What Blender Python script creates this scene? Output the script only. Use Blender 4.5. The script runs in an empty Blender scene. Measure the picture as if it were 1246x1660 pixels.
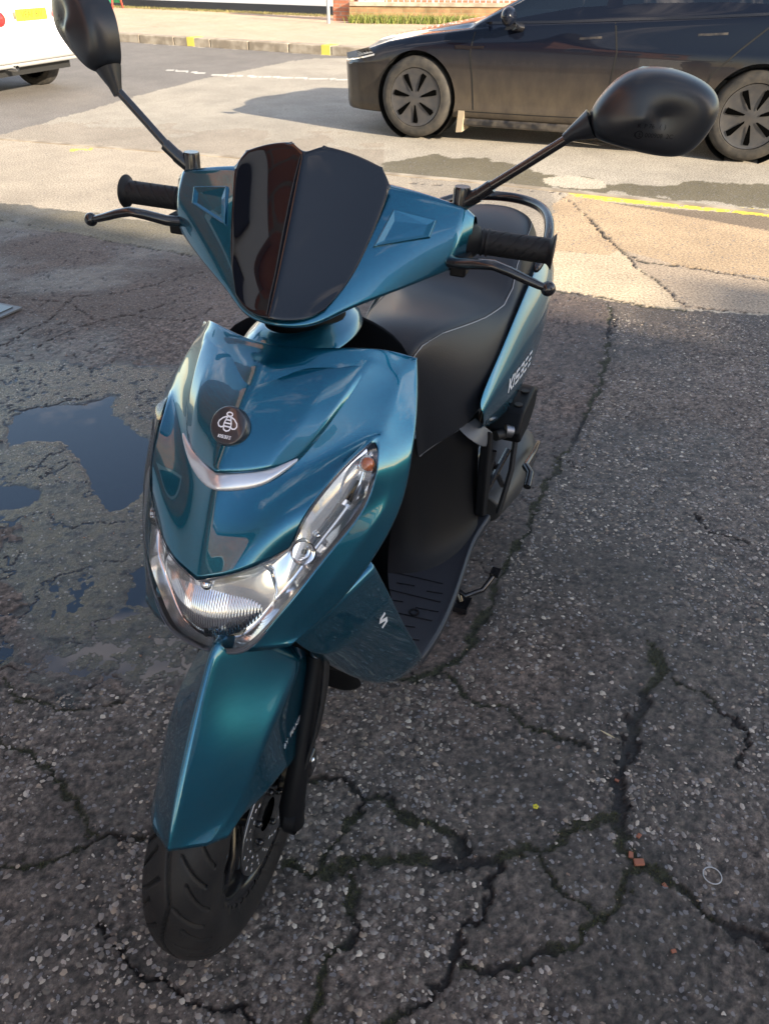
import bpy, bmesh, math, random
import numpy as np
from mathutils import Vector, Matrix
from mathutils.bvhtree import BVHTree
R = math.radians
scene = bpy.context.scene
C = scene.collection

# ------------------------------------------------------------------ camera, sky, sun, exposure
cam_d = bpy.data.cameras.new('camera')
cam = bpy.data.objects.new('camera', cam_d); C.objects.link(cam)
cam.location = (0, 0, 1.403); cam.rotation_euler = (R(90 - 35.67), 0, 0)
cam_d.sensor_fit = 'VERTICAL'; cam_d.sensor_height = 36; cam_d.lens = 36 * 1260 / 1660
cam_d.clip_start = 0.02; cam_d.clip_end = 2000
scene.camera = cam
SUN_EL, SUN_AZ = R(19), math.atan2(0.747, -0.664)
w = bpy.data.worlds.new('World'); scene.world = w; w.use_nodes = True
nt = w.node_tree; nt.nodes.clear()
wo = nt.nodes.new('ShaderNodeOutputWorld'); bg = nt.nodes.new('ShaderNodeBackground')
sky = nt.nodes.new('ShaderNodeTexSky'); sky.sky_type = 'NISHITA'; sky.sun_disc = False
sky.sun_elevation = SUN_EL; sky.sun_rotation = SUN_AZ; sky.air_density = 1.0; sky.dust_density = 0.6; sky.ozone_density = 1.5
bg.inputs['Strength'].default_value = 0.15
# scattered clouds
tc = nt.nodes.new('ShaderNodeTexCoord'); mp = nt.nodes.new('ShaderNodeMapping'); mp.inputs['Scale'].default_value = (1.0, 1.0, 2.6)
no = nt.nodes.new('ShaderNodeTexNoise'); no.inputs['Scale'].default_value = 2.3; no.inputs['Detail'].default_value = 7; no.inputs['Roughness'].default_value = .58
cr = nt.nodes.new('ShaderNodeValToRGB'); cr.color_ramp.elements[0].position = .56; cr.color_ramp.elements[1].position = .74
mx = nt.nodes.new('ShaderNodeMixRGB'); mx.inputs[2].default_value = (9.0, 9.0, 9.2, 1)
L = nt.links
L.new(tc.outputs['Generated'], mp.inputs[0]); L.new(mp.outputs[0], no.inputs['Vector']); L.new(no.outputs[0], cr.inputs[0])
L.new(cr.outputs[0], mx.inputs[0]); L.new(sky.outputs[0], mx.inputs[1]); wb_ = nt.nodes.new('ShaderNodeMixRGB'); wb_.blend_type = 'MULTIPLY'; wb_.inputs[0].default_value = 1; wb_.inputs[2].default_value = (1.12, .96, .84, 1)   # daylight white balance
L.new(mx.outputs[0], wb_.inputs[1]); L.new(wb_.outputs[0], bg.inputs[0]); L.new(bg.outputs[0], wo.inputs[0])
sd = bpy.data.lights.new('sun', 'SUN'); sd.energy = 5.0; sd.angle = R(.53); sd.color = (1, .86, .66)
so = bpy.data.objects.new('sun', sd); C.objects.link(so)
so.rotation_euler = Vector((-.747 * math.cos(SUN_EL), .664 * math.cos(SUN_EL), -math.sin(SUN_EL))).to_track_quat('-Z', 'Y').to_euler()
scene.view_settings.view_transform = 'Standard'; scene.view_settings.look = 'None'; scene.view_settings.gamma = 1
scene.view_settings.exposure = 1.52
# measured control points, metres (scooter frame for S and F, world for the rest)
S={'aT':(0.0,0.237,0.9648),
 'cT':(0.095,0.2379,0.9941),
 'dT':(0.14,0.2912,0.968),
 'eT':(0.163,0.345,0.9398),
 'gT':(0.18,0.3531,0.9307),
 'a0':(0.0,0.212,0.948),
 'c0':(0.1,0.2634,0.9436),
 'd0':(0.133,0.2876,0.9446),
 'e0':(0.172,0.3108,0.9171),
 'g0':(0.188,0.3384,0.9077),
 'a1':(0.0,0.1379,0.8925),
 'c1':(0.083,0.1753,0.8919),
 'd1':(0.11,0.1946,0.8877),
 'e1':(0.174,0.2644,0.8914),
 'g1':(0.198,0.3132,0.8841),
 'a2':(0.0,0.0865,0.8402),
 'c2':(0.06,0.1251,0.8397),
 'd2':(0.087,0.1447,0.8425),
 'e2':(0.172,0.2335,0.8672),
 'g2':(0.208,0.2807,0.858),
 'a3':(0.0,0.0635,0.8123),
 'c3':(0.062,0.1014,0.8194),
 'd3':(0.093,0.1278,0.8286),
 'e3':(0.147,0.1634,0.85),
 'f2':(0.184,0.2447,0.859),
 'a4':(0.0,0.0389,0.7712),
 'c4':(0.066,0.0642,0.788),
 'd4':(0.098,0.0754,0.8044),
 'e4':(0.122,0.094,0.8095),
 'a5':(0.0,0.0095,0.7236),
 'c5':(0.05,0.023,0.7389),
 'd5':(0.083,0.0515,0.7485),
 'e5':(0.108,0.0769,0.7583),
 'h3':(0.182,0.1984,0.833),
 'h4':(0.178,0.1789,0.7913),
 'h5':(0.164,0.1424,0.7638),
 'h6':(0.149,0.1097,0.7466),
 'h7':(0.118,0.0416,0.6944),
 'h8':(0.067,0.005,0.6192),
 'b0':(0.0,-0.003,0.6054),
 'b1':(0.036,-0.0024,0.6128),
 'g3':(0.212,0.257,0.8316),
 'g4':(0.212,0.2373,0.7862),
 'g5':(0.208,0.2127,0.7496),
 'g6':(0.195,0.1613,0.7082),
 'g7':(0.16,0.0938,0.6509),
 'g8':(0.121,0.0328,0.626),
 'm3':(0.197,0.2266,0.8302),
 'm4':(0.197,0.2089,0.7854),
 'm5':(0.19,0.1718,0.7594),
 'm6':(0.174,0.1367,0.7278),
 'm7':(0.142,0.0619,0.6799),
 'm8':(0.097,0.0163,0.6238)}
F={'r0':(0.0,-0.0448,0.6134),
 'r1':(0.0,-0.0886,0.5602),
 'r2':(0.0,-0.1233,0.5173),
 'r3':(0.0,-0.1661,0.4383),
 'r4':(0.0,-0.181,0.4023),
 'A0':(0.08,0.0796,0.5072),
 'A1':(0.079,0.005,0.4991),
 'A2':(0.07,-0.0575,0.4618),
 'A3':(0.06,-0.0981,0.4166),
 'B0':(0.086,0.1196,0.4325),
 'B1':(0.082,0.0339,0.4443),
 'B2':(0.076,-0.0388,0.4397),
 'B3':(0.063,-0.0861,0.4005),
 'B4':(0.052,-0.1266,0.384),
 'K0':(0.087,0.1127,0.3707),
 'K1':(0.087,0.108,0.3004),
 'K2':(0.082,-0.0121,0.382),
 'K3':(0.07,-0.0662,0.3907)}
CR=[(0.02,0.8,[(1.103,3.656),(0.985,3.215),(0.827,2.742),(0.707,2.452),(0.594,2.262),(0.508,2.056),(0.42,1.86),(0.354,1.714),(0.296,1.582),(0.242,1.463),(0.21,1.375),(0.114,1.283),(0.054,1.264)]),(0.03,0.3,[(0.676,1.375),(0.664,1.301),(0.566,1.167),(0.545,1.115),(0.49,1.01),(0.465,0.923),(0.464,0.859),(0.479,0.806)]),(0.02,0.6,[(0.479,0.806),(0.445,0.756),(0.379,0.702),(0.319,0.663),(0.252,0.645),(0.211,0.627),(0.141,0.621)]),(0.022,0.2,[(0.479,0.806),(0.543,0.763),(0.586,0.708),(0.618,0.689),(0.671,0.663)]),(0.022,0.8,[(0.453,0.902),(0.375,0.878),(0.312,0.851),(0.252,0.835),(0.158,0.813),(0.066,0.813),(-0.004,0.82),(-0.053,0.806),(-0.101,0.791),(-0.143,0.798),(-0.2,0.806)]),(0.013,0.3,[(0.309,0.835),(0.312,0.77),(0.345,0.728),(0.379,0.702)]),(0.017,0.2,[(0.229,0.82),(0.201,0.763),(0.147,0.689),(0.124,0.645),(0.102,0.592),(0.057,0.564),(0.009,0.537)]),(0.017,0.4,[(-0.059,0.784),(-0.054,0.728),(-0.068,0.663),(-0.098,0.621),(-0.107,0.569),(-0.123,0.542)]),(0.02,0.8,[(0.16,0.843),(0.105,0.882),(0.048,0.898),(0.018,0.931),(-0.035,0.965),(-0.113,1.001),(-0.191,1.01)]),(0.015,0.4,[(-0.034,0.94),(-0.07,0.89),(-0.11,0.828),(-0.122,0.798)]),(0.01,0.5,[(0.678,1.26),(0.739,1.232),(0.771,1.177),(0.802,1.125),(0.795,1.085),(0.758,1.028)]),(0.012,0.6,[(0.066,1.272),(0.146,1.284),(0.201,1.21),(0.296,1.156),(0.34,1.115),(0.446,1.076)]),(0.012,0.6,[(-0.848,1.103),(-0.745,1.046),(-0.649,0.956),(-0.557,0.86),(-0.464,0.873)]),(0.01,0.5,[(-0.732,0.816),(-0.636,0.81),(-0.566,0.847)]),(0.01,0.3,[(-0.519,0.694),(-0.4,0.612),(-0.297,0.565),(-0.171,0.528)]),(0.008,0.4,[(-0.916,1.274),(-0.801,1.199),(-0.695,1.181),(-0.602,1.199)]),(0.007,0.1,[(0.495,2.302),(0.587,2.282),(0.669,2.215)]),(0.009,0.1,[(0.949,1.955),(0.974,1.86),(1.062,1.799)]),(0.006,0,[(-1.533,3.215),(-1.409,3.425),(-1.25,3.576),(-0.938,3.499),(-0.836,3.656)]),(0.006,0,[(-1.696,3.215),(-1.578,3.499),(-1.567,3.824),(-1.33,3.868),(-0.984,4.2)]),(0.01,0,[(-1.414,2.601),(-1.324,2.64),(-1.179,2.701),(-1.143,2.742)]),(0.005,0,[(-1.941,3.824),(-1.57,3.739),(-1.345,3.499),(-1.121,3.656),(-0.929,3.913)]),(0.016,0.2,[(1.335,5.231),(1.338,4.888),(1.369,4.58),(1.442,4.356),(1.661,4.282),(2.032,4.053)]),(0.012,0.3,[(1.369,4.58),(1.4,4.2),(1.46,3.895),(1.463,3.681)]),(0.015,0.9,[(0.857,3.913),(1.05,3.824),(1.288,3.672),(1.448,3.632)]),(0.006,0.2,[(1.463,3.681),(1.847,3.592)]),(0.007,0.4,[(1.102,3.739),(1.09,3.499),(1.023,3.317)]),(0.006,0,[(1.26,5.925),(1.335,5.231)]),(0.006,0,[(-2.5,5.216),(-1.963,4.927),(-1.556,4.699),(-1.01,4.433)]),(0.004,0,[(1.246,6.816),(3.851,8.58)]),(0.004,0,[(-1.502,9.44),(-0.346,10.181)]),(0.006,0,[(0.126,6.224),(1.26,5.925)])]
PUD=[[(-1.4,2.57),(-1.343,2.638),(-1.165,2.668),(-1.085,2.75),(-1.025,2.739),(-1.011,2.589),(-0.899,2.478),(-0.807,2.39),(-0.749,2.079),(-0.826,1.957),(-0.894,1.983),(-0.994,2.181),(-1.064,2.242),(-1.15,2.373),(-1.236,2.373),(-1.325,2.356)],[(-1.245,2.093),(-1.168,2.1),(-1.116,2.065),(-1.094,1.983),(-1.142,1.95),(-1.233,1.95),(-1.293,2.093)],[(-0.751,1.663),(-0.695,1.684),(-0.604,1.591),(-0.627,1.523),(-0.687,1.551)]]
Z={'wet':[(-1.789,3.055),(-1.338,3.118),(-0.84,3.024),(-0.453,2.452),(-0.294,1.236),(-0.578,1.217),(-0.842,1.313),(-1.211,1.742)],
 'oldL':[(-3.302,5.216),(-1.963,4.927),(-1.556,4.699),(-1.01,4.433),(0.244,3.913),(0.849,3.868),(1.102,3.739),(0.985,3.215),(0.827,2.742),(0.707,2.452),(0.594,2.262),(0.508,2.056),(0.42,1.86),(0.354,1.714),(0.242,1.463),(0.114,1.283),(-0.467,1.236),(-1.335,1.236)],
 'green':[(-3.622,5.819),(-2.667,5.633),(-1.948,5.38),(-1.261,5.048),(-0.838,4.823),(0.259,4.2),(0.244,3.913),(-1.01,4.433),(-1.556,4.699),(-1.963,4.927),(-3.349,5.304)],
 'apron':[(0.967,4.545),(1.283,4.489),(1.369,4.58),(1.439,4.101),(1.463,3.681),(1.288,3.672),(1.05,3.824),(0.86,3.931)],
 'apron2':[(1.369,4.58),(1.661,4.282),(2.18,3.987),(1.994,3.561),(1.455,3.656)],
 'gold':[(1.153,5.616),(1.372,5.925),(1.61,5.616),(2.573,4.888),(2.188,4.005),(1.661,4.282),(1.442,4.356),(1.369,4.58),(1.283,4.489),(0.967,4.545)],
 'brown':[(1.554,5.649),(1.914,5.488),(2.742,5.275),(2.551,4.836),(2.013,5.275)],
 'yellow':[(1.319,5.998),(1.61,5.889),(1.986,5.733),(2.801,5.41),(2.716,5.216),(1.928,5.536),(1.561,5.683),(1.351,5.819)],
 'gutter':[(-0.015,6.955),(0.412,7.301),(0.92,7.051),(1.35,6.551),(1.97,6.147),(2.343,6.303),(3.123,6.147),(2.815,5.441),(2.001,5.784),(1.326,6.034),(-0.015,6.572)],
 'gpatch':[(1.228,6.405),(1.439,6.508),(1.668,6.344),(1.684,6.109),(1.447,6.072),(1.238,6.186)],
 'tarmac':[(-4.369,5.616),(-3.543,8.754),(-3.117,10.42),(-2.585,12.227),(-2.066,13.363),(-1.449,14.712),(-0.242,15.286),(-0.257,16.341),(-0.883,15.486),(-5.488,18.208),(-15.443,22.407)],
 'yell2':[(-2.789,7.459),(-2.598,7.512),(-2.555,7.405),(-2.744,7.353)]}
WL=[[(-3.259,13.519),(-2.717,13.135),(-2.616,12.843),(-3.181,13.21)],[(-2.482,12.843),(-0.412,12.293),(-0.408,12.162),(-2.457,12.701)]]
FK=[(-5.488,18.208),(-0.883,15.486)]
NK=[(-5.087,8.58),(-3.594,7.939),(-2.316,7.485),(-1.274,7.125),(0.082,6.487),(0.821,6.186),(2.565,5.38),(3.393,4.993)]
PV=[(-4.916,6.446),(-2.667,5.633),(-1.948,5.38),(-1.261,5.048),(-0.838,4.823),(0.259,4.2),(0.857,3.913),(1.05,3.824),(1.288,3.672),(1.448,3.632),(1.841,3.576),(2.485,3.388)]
LP=[[(0.117,0.0462,0.6166),(0.135,0.0705,0.6362),(0.16,0.1311,0.6513),(0.176,0.2029,0.6555)],[(0.121,0.0799,0.5677),(0.134,0.1267,0.5281),(0.158,0.163,0.5556),(0.182,0.2458,0.5574)],[(0.113,0.1019,0.5356),(0.137,0.1565,0.4699),(0.168,0.2237,0.4678),(0.19,0.2953,0.4558)],[(0.108,0.1234,0.5074),(0.132,0.2114,0.3814),(0.16,0.3317,0.2372),(0.2,0.3856,0.2899)]]
FLO=[(0.1941,0.4048,0.255),(0.1997,0.4897,0.258),(0.1975,0.5773,0.26),(0.1886,0.67,0.262),(0.1795,0.7536,0.268),(0.1794,0.8001,0.28),(0.1936,0.8772,0.295)]
MO=[(0.3427,1.2643),(0.3513,1.2817),(0.3618,1.2963),(0.3729,1.3066),(0.3914,1.3155),(0.423,1.316),(0.4474,1.3102),(0.4666,1.3027),(0.4796,1.292),(0.4846,1.2805),(0.4839,1.2668),(0.4754,1.2451),(0.4629,1.2309),(0.4463,1.2257),(0.4122,1.2278),(0.3832,1.2334),(0.3607,1.2369),(0.3481,1.2449)]
LEV=[(0.1997,0.36,1.076),(0.2171,0.345,1.0799),(0.2434,0.335,1.0869),(0.2644,0.33,1.0899),(0.2853,0.33,1.0849),(0.3061,0.333,1.0773),(0.3244,0.336,1.071),(0.3376,0.337,1.0677)]
STEM=[(0.2103,0.4,1.1471),(0.2293,0.4,1.1627),(0.2769,0.4,1.1984),(0.3315,0.4,1.2401),(0.3479,0.4,1.2521)]
SEAM=[(-0.05,0.7285,0.7693),(0.055,0.6851,0.7811)]
KB=[(0.183,0.9185,0.62),(0.193,1.1029,0.6227),(0.18,0.9938,0.5733)]
FORK=[(0.085,0.1396,0.4704),(0.085,0.1298,0.3977),(0.085,0.0859,0.3375),(0.088,0.0079,0.2749),(0.1,0.0285,0.1938)]
BYP=[(0.082,0.0241,0.4095),(0.087,0.111,0.409)]
SLG=[(0.176,0.2133,0.5239),(0.18,0.2429,0.539)]
REC=[(0.122,0.3378,1.1487),(0.182,0.3534,1.1354),(0.18,0.3267,1.1211),(0.106,0.2992,1.1022)]
# ------------------------------------------------------------------ materials
def mat(name, col=(.5, .5, .5), rough=.5, metal=0, **kw):
    m = bpy.data.materials.new(name); m.use_nodes = True
    b = m.node_tree.nodes['Principled BSDF']
    b.inputs['Base Color'].default_value = (*col, 1); b.inputs['Roughness'].default_value = rough; b.inputs['Metallic'].default_value = metal
    for k, v in kw.items(): b.inputs[k.replace('_', ' ')].default_value = v
    return m
def nd(m, t, **kw):
    n = m.node_tree.nodes.new(t)
    for k, v in kw.items():
        if hasattr(n, k): setattr(n, k, v)
        else: n.inputs[k.replace('_', ' ')].default_value = v
    return n
def lk(m, a, b): m.node_tree.links.new(a, b)
def P(m): return m.node_tree.nodes['Principled BSDF']
def noise_bump(m, scale, strength, dist=.001, detail=4, coord='Object', stretch=None):
    t = nd(m, 'ShaderNodeTexCoord'); n = nd(m, 'ShaderNodeTexNoise', Scale=scale, Detail=detail); b = nd(m, 'ShaderNodeBump', Strength=strength, Distance=dist)
    if stretch:
        mp = nd(m, 'ShaderNodeMapping'); mp.inputs['Scale'].default_value = stretch; lk(m, t.outputs[coord], mp.inputs[0]); lk(m, mp.outputs[0], n.inputs['Vector'])
    else: lk(m, t.outputs[coord], n.inputs['Vector'])
    lk(m, n.outputs[0], b.inputs['Height']); lk(m, b.outputs[0], P(m).inputs['Normal'])
    return n
def mottled(m, c1, c2, scale, detail=6, lo=.4, hi=.6, coord='Object'):
    t = nd(m, 'ShaderNodeTexCoord'); n = nd(m, 'ShaderNodeTexNoise', Scale=scale, Detail=detail)
    r = nd(m, 'ShaderNodeValToRGB'); r.color_ramp.elements[0].position = lo; r.color_ramp.elements[1].position = hi
    r.color_ramp.elements[0].color = (*c1, 1); r.color_ramp.elements[1].color = (*c2, 1)
    lk(m, t.outputs[coord], n.inputs['Vector']); lk(m, n.outputs[0], r.inputs[0]); lk(m, r.outputs[0], P(m).inputs['Base Color'])
    return r
def dusty(m, amount, col=(.30, .25, .19)):
    """thin blotchy film of road dust mixed over the base colour, rougher where it lies"""
    b = P(m); base = tuple(b.inputs['Base Color'].default_value)
    t = nd(m, 'ShaderNodeTexCoord'); n = nd(m, 'ShaderNodeTexNoise', Scale=14, Detail=8)
    r = nd(m, 'ShaderNodeMapRange'); r.inputs[1].default_value = .35; r.inputs[2].default_value = .75; r.inputs[4].default_value = amount
    x = nd(m, 'ShaderNodeMixRGB'); x.inputs[1].default_value = base; x.inputs[2].default_value = (*col, 1)
    lk(m, t.outputs['Object'], n.inputs['Vector']); lk(m, n.outputs[0], r.inputs[0]); lk(m, r.outputs[0], x.inputs[0]); lk(m, x.outputs[0], b.inputs['Base Color'])
M = {}
M['teal'] = mat('teal_metallic_paint', (.002, .085, .165), .27, .85, Coat_Weight=1.0, Coat_Roughness=.012, Coat_IOR=1.55)
def flakes():
    m = M['teal']; t = nd(m, 'ShaderNodeTexCoord'); v = nd(m, 'ShaderNodeTexVoronoi', Scale=900)
    mixn = nd(m, 'ShaderNodeMixRGB'); mixn.inputs[0].default_value = .35; mixn.inputs[1].default_value = (.003, .105, .190, 1)
    r = nd(m, 'ShaderNodeValToRGB'); r.color_ramp.elements[0].color = (.002, .06, .10, 1); r.color_ramp.elements[1].color = (.012, .17, .25, 1)
    lk(m, t.outputs['Object'], v.inputs['Vector']); lk(m, v.outputs['Color'], r.inputs[0]); lk(m, r.outputs[0], mixn.inputs[2]); lk(m, mixn.outputs[0], P(m).inputs['Base Color'])
flakes()
M['plastic'] = mat('matt_black_plastic', (.0055, .006, .0075), .52, 0); noise_bump(M['plastic'], 900, .25, .0004)
M['mirror_plastic'] = mat('satin_black_mirror_plastic', (.014, .015, .018), .33, 0); noise_bump(M['mirror_plastic'], 1200, .12, .0003)
M['floor_rubber'] = mat('floorboard_plastic', (.022, .024, .030), .36); noise_bump(M['floor_rubber'], 500, .3, .0005)
M['rubber'] = mat('black_rubber', (.013, .013, .014), .55); noise_bump(M['rubber'], 300, .2, .0005)
M['tyre'] = mat('tyre_rubber', (.010, .010, .011), .5); noise_bump(M['tyre'], 240, .5, .0008)
dusty(M['tyre'], .22, (.06, .055, .05))
M['vinyl'] = mat('seat_vinyl', (.014, .016, .021), .40)
def vin():
    m = M['vinyl']; t = nd(m, 'ShaderNodeTexCoord'); v = nd(m, 'ShaderNodeTexVoronoi', Scale=420); b = nd(m, 'ShaderNodeBump', Strength=.35, Distance=.0006)
    lk(m, t.outputs['Object'], v.inputs['Vector']); lk(m, v.outputs['Distance'], b.inputs['Height']); lk(m, b.outputs[0], P(m).inputs['Normal'])
vin()
for k_, v_ in (('plastic', .16), ('vinyl', .36), ('rubber', .25), ('tyre', .25), ('floor_rubber', .35)): P(M[k_]).inputs['Specular IOR Level'].default_value = v_
M['stitch'] = mat('grey_stitching', (.30, .31, .33), .7)
M['screen'] = mat('smoked_screen', (.004, .005, .009), .02, 0, Specular_IOR_Level=.5)
M['chrome'] = mat('chrome', (.82, .83, .85), .06, 1)
M['chrome_soft'] = mat('satin_chrome', (.60, .62, .65), .16, 1)
M['reflector'] = mat('aluminised_reflector', (.97, .975, .98), .11, .80)
M['steel'] = mat('brushed_steel', (.22, .225, .24), .38, 1)
M['dark_metal'] = mat('black_painted_metal', (.010, .010, .012), .25, .2, Coat_Weight=.5, Coat_Roughness=.1)
M['grey_plastic'] = mat('dark_grey_plastic', (.085, .09, .10), .45)
M['engine'] = mat('cast_engine_black', (.025, .026, .028), .45); noise_bump(M['engine'], 300, .3, .0006)
M['silver'] = mat('silver_trim', (.55, .56, .60), .25, .6)
M['silver_print'] = mat('silver_print', (.70, .73, .78), .4, .2)
M['badge'] = mat('badge_charcoal', (.022, .026, .034), .3, 0, Coat_Weight=.6)
M['white_print'] = mat('white_print', (.78, .80, .86), .4)
M['amber'] = mat('amber_bulb', (.75, .16, .02), .12, 0, Transmission_Weight=.35, Coat_Weight=.8)
M['lens_trim'] = mat('hatched_lens_border', (.055, .06, .075), .22, .4)
def trim():
    m = M['lens_trim']; t = nd(m, 'ShaderNodeTexCoord'); v = nd(m, 'ShaderNodeTexWave', Scale=260); r = nd(m, 'ShaderNodeValToRGB')
    r.color_ramp.elements[0].color = (.01, .01, .014, 1); r.color_ramp.elements[1].color = (.26, .28, .33, 1)
    lk(m, t.outputs['Object'], v.inputs['Vector']); lk(m, v.outputs[0], r.inputs[0]); lk(m, r.outputs[0], P(m).inputs['Base Color'])
trim()
def clear(name, tint=(.97, .98, 1, 1), ior=1.5, rough=.0):
    m = bpy.data.materials.new(name); m.use_nodes = True; n = m.node_tree.nodes; n.clear()
    o = n.new('ShaderNodeOutputMaterial'); a = n.new('ShaderNodeBsdfTransparent'); g = n.new('ShaderNodeBsdfGlossy'); f = n.new('ShaderNodeFresnel'); x = n.new('ShaderNodeMixShader')
    a.inputs[0].default_value = tint; g.inputs['Roughness'].default_value = rough; f.inputs[0].default_value = ior
    m.node_tree.links.new(f.outputs[0], x.inputs[0]); m.node_tree.links.new(a.outputs[0], x.inputs[1]); m.node_tree.links.new(g.outputs[0], x.inputs[2]); m.node_tree.links.new(x.outputs[0], o.inputs[0])
    return m
M['clear'] = clear('clear_lens', ior=1.55)
M['car_glass'] = clear('tinted_window', (.35, .46, .48, 1), 2.1)
M['ribbed'] = mat('ribbed_reflector', (.70, .72, .76), .10, 1)
M['car_paint'] = mat('black_car_paint', (.005, .007, .014), .3, 0, Coat_Weight=1, Coat_Roughness=.03, Coat_IOR=1.33, Specular_IOR_Level=.05)
def carp():
    m = M['car_paint']; b = P(m)
    t = nd(m, 'ShaderNodeTexCoord'); sx = nd(m, 'ShaderNodeSeparateXYZ'); lk(m, t.outputs['Object'], sx.inputs[0])
    mp = nd(m, 'ShaderNodeMapping'); mp.inputs['Scale'].default_value = (3, 3, 1.4); n = nd(m, 'ShaderNodeTexNoise', Scale=3, Detail=8, Roughness=.65)
    lk(m, t.outputs['Object'], mp.inputs[0]); lk(m, mp.outputs[0], n.inputs['Vector'])
    r = nd(m, 'ShaderNodeMapRange'); r.inputs[1].default_value = .76; r.inputs[2].default_value = .36; r.inputs[3].default_value = 0; r.inputs[4].default_value = .80   # dust settles low on the doors
    lk(m, sx.outputs[2], r.inputs[0])
    mu = nd(m, 'ShaderNodeMath', operation='MULTIPLY'); n2 = nd(m, 'ShaderNodeMapRange'); n2.inputs[1].default_value = .25; n2.inputs[2].default_value = .7; n2.inputs[3].default_value = .55; n2.inputs[4].default_value = 1
    lk(m, n.outputs[0], n2.inputs[0]); lk(m, r.outputs[0], mu.inputs[0]); lk(m, n2.outputs[0], mu.inputs[1])
    x = nd(m, 'ShaderNodeMixRGB'); x.inputs[1].default_value = (.005, .007, .014, 1); x.inputs[2].default_value = (.105, .085, .062, 1)
    lk(m, mu.outputs[0], x.inputs[0]); lk(m, x.outputs[0], b.inputs['Base Color'])
    c = nd(m, 'ShaderNodeMapRange'); c.inputs[3].default_value = 1; c.inputs[4].default_value = .25; lk(m, mu.outputs[0], c.inputs[0]); lk(m, c.outputs[0], b.inputs['Coat Weight'])
    q = nd(m, 'ShaderNodeMapRange'); q.inputs[3].default_value = .2; q.inputs[4].default_value = .6; lk(m, mu.outputs[0], q.inputs[0]); lk(m, q.outputs[0], b.inputs['Roughness'])
carp()
M['car_trim'] = mat('car_black_trim', (.012, .012, .014), .35); dusty(M['car_trim'], .3)
M['wheel_cover'] = mat('dark_grey_wheel_cover', (.048, .048, .052), .35, .2); dusty(M['wheel_cover'], .2, (.2, .17, .13))
M['car_tyre'] = mat('dusty_tyre', (.02, .019, .018), .8); dusty(M['car_tyre'], .45, (.11, .092, .07))
M['mud'] = mat('muddy_flap', (.32, .26, .18), .8)
M['interior'] = mat('car_interior', (.05, .05, .055), .8)
M['white_paint'] = mat('white_car_paint', (.80, .80, .80), .3, 0, Coat_Weight=1, Coat_Roughness=.03)
M['grey_bumper'] = mat('grey_bumper', (.30, .30, .30), .5)
M['yellow_plate'] = mat('yellow_plate', (.80, .62, .03), .5)
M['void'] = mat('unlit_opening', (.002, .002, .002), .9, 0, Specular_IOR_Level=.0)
M['black_ink'] = mat('black_ink', (.01, .01, .01), .6)
M['red_lamp'] = mat('red_lamp', (.55, .02, .02), .15, 0, Coat_Weight=1)

# ------------------------------------------------------------------ helpers
def link(o, parent=None):
    C.objects.link(o)
    if parent: o.parent = parent
    return o
def tag(o, label, cat, group=None, kind=None):
    o['label'] = label; o['category'] = cat
    if group: o['group'] = group
    if kind: o['kind'] = kind
    return o
def empty(name, loc=(0, 0, 0), rz=0):
    o = bpy.data.objects.new(name, None); o.location = loc; o.rotation_euler = (0, 0, rz); o.empty_display_size = .1
    return link(o)
def mesh(name, verts, faces, m, parent=None, smooth=True, fix=True):
    me = bpy.data.meshes.new(name); me.from_pydata([tuple(map(float, v)) for v in verts], [], faces); me.validate(); me.update()
    if fix:
        bm = bmesh.new(); bm.from_mesh(me); bmesh.ops.recalc_face_normals(bm, faces=bm.faces); bm.to_mesh(me); bm.free()
    if smooth: me.polygons.foreach_set('use_smooth', [True] * len(me.polygons))
    me.materials.append(m)
    return link(bpy.data.objects.new(name, me), parent)
def mods(o, sub=0, solid=0, bevel=0, offset=-1, auto=None):
    if solid:
        s = o.modifiers.new('s', 'SOLIDIFY'); s.thickness = solid; s.offset = offset
    if bevel:
        b = o.modifiers.new('b', 'BEVEL'); b.width = bevel; b.segments = 3; b.limit_method = 'ANGLE'; b.angle_limit = R(35); b.harden_normals = False
    if sub:
        s = o.modifiers.new('u', 'SUBSURF'); s.levels = sub; s.render_levels = sub
    return o
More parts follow.
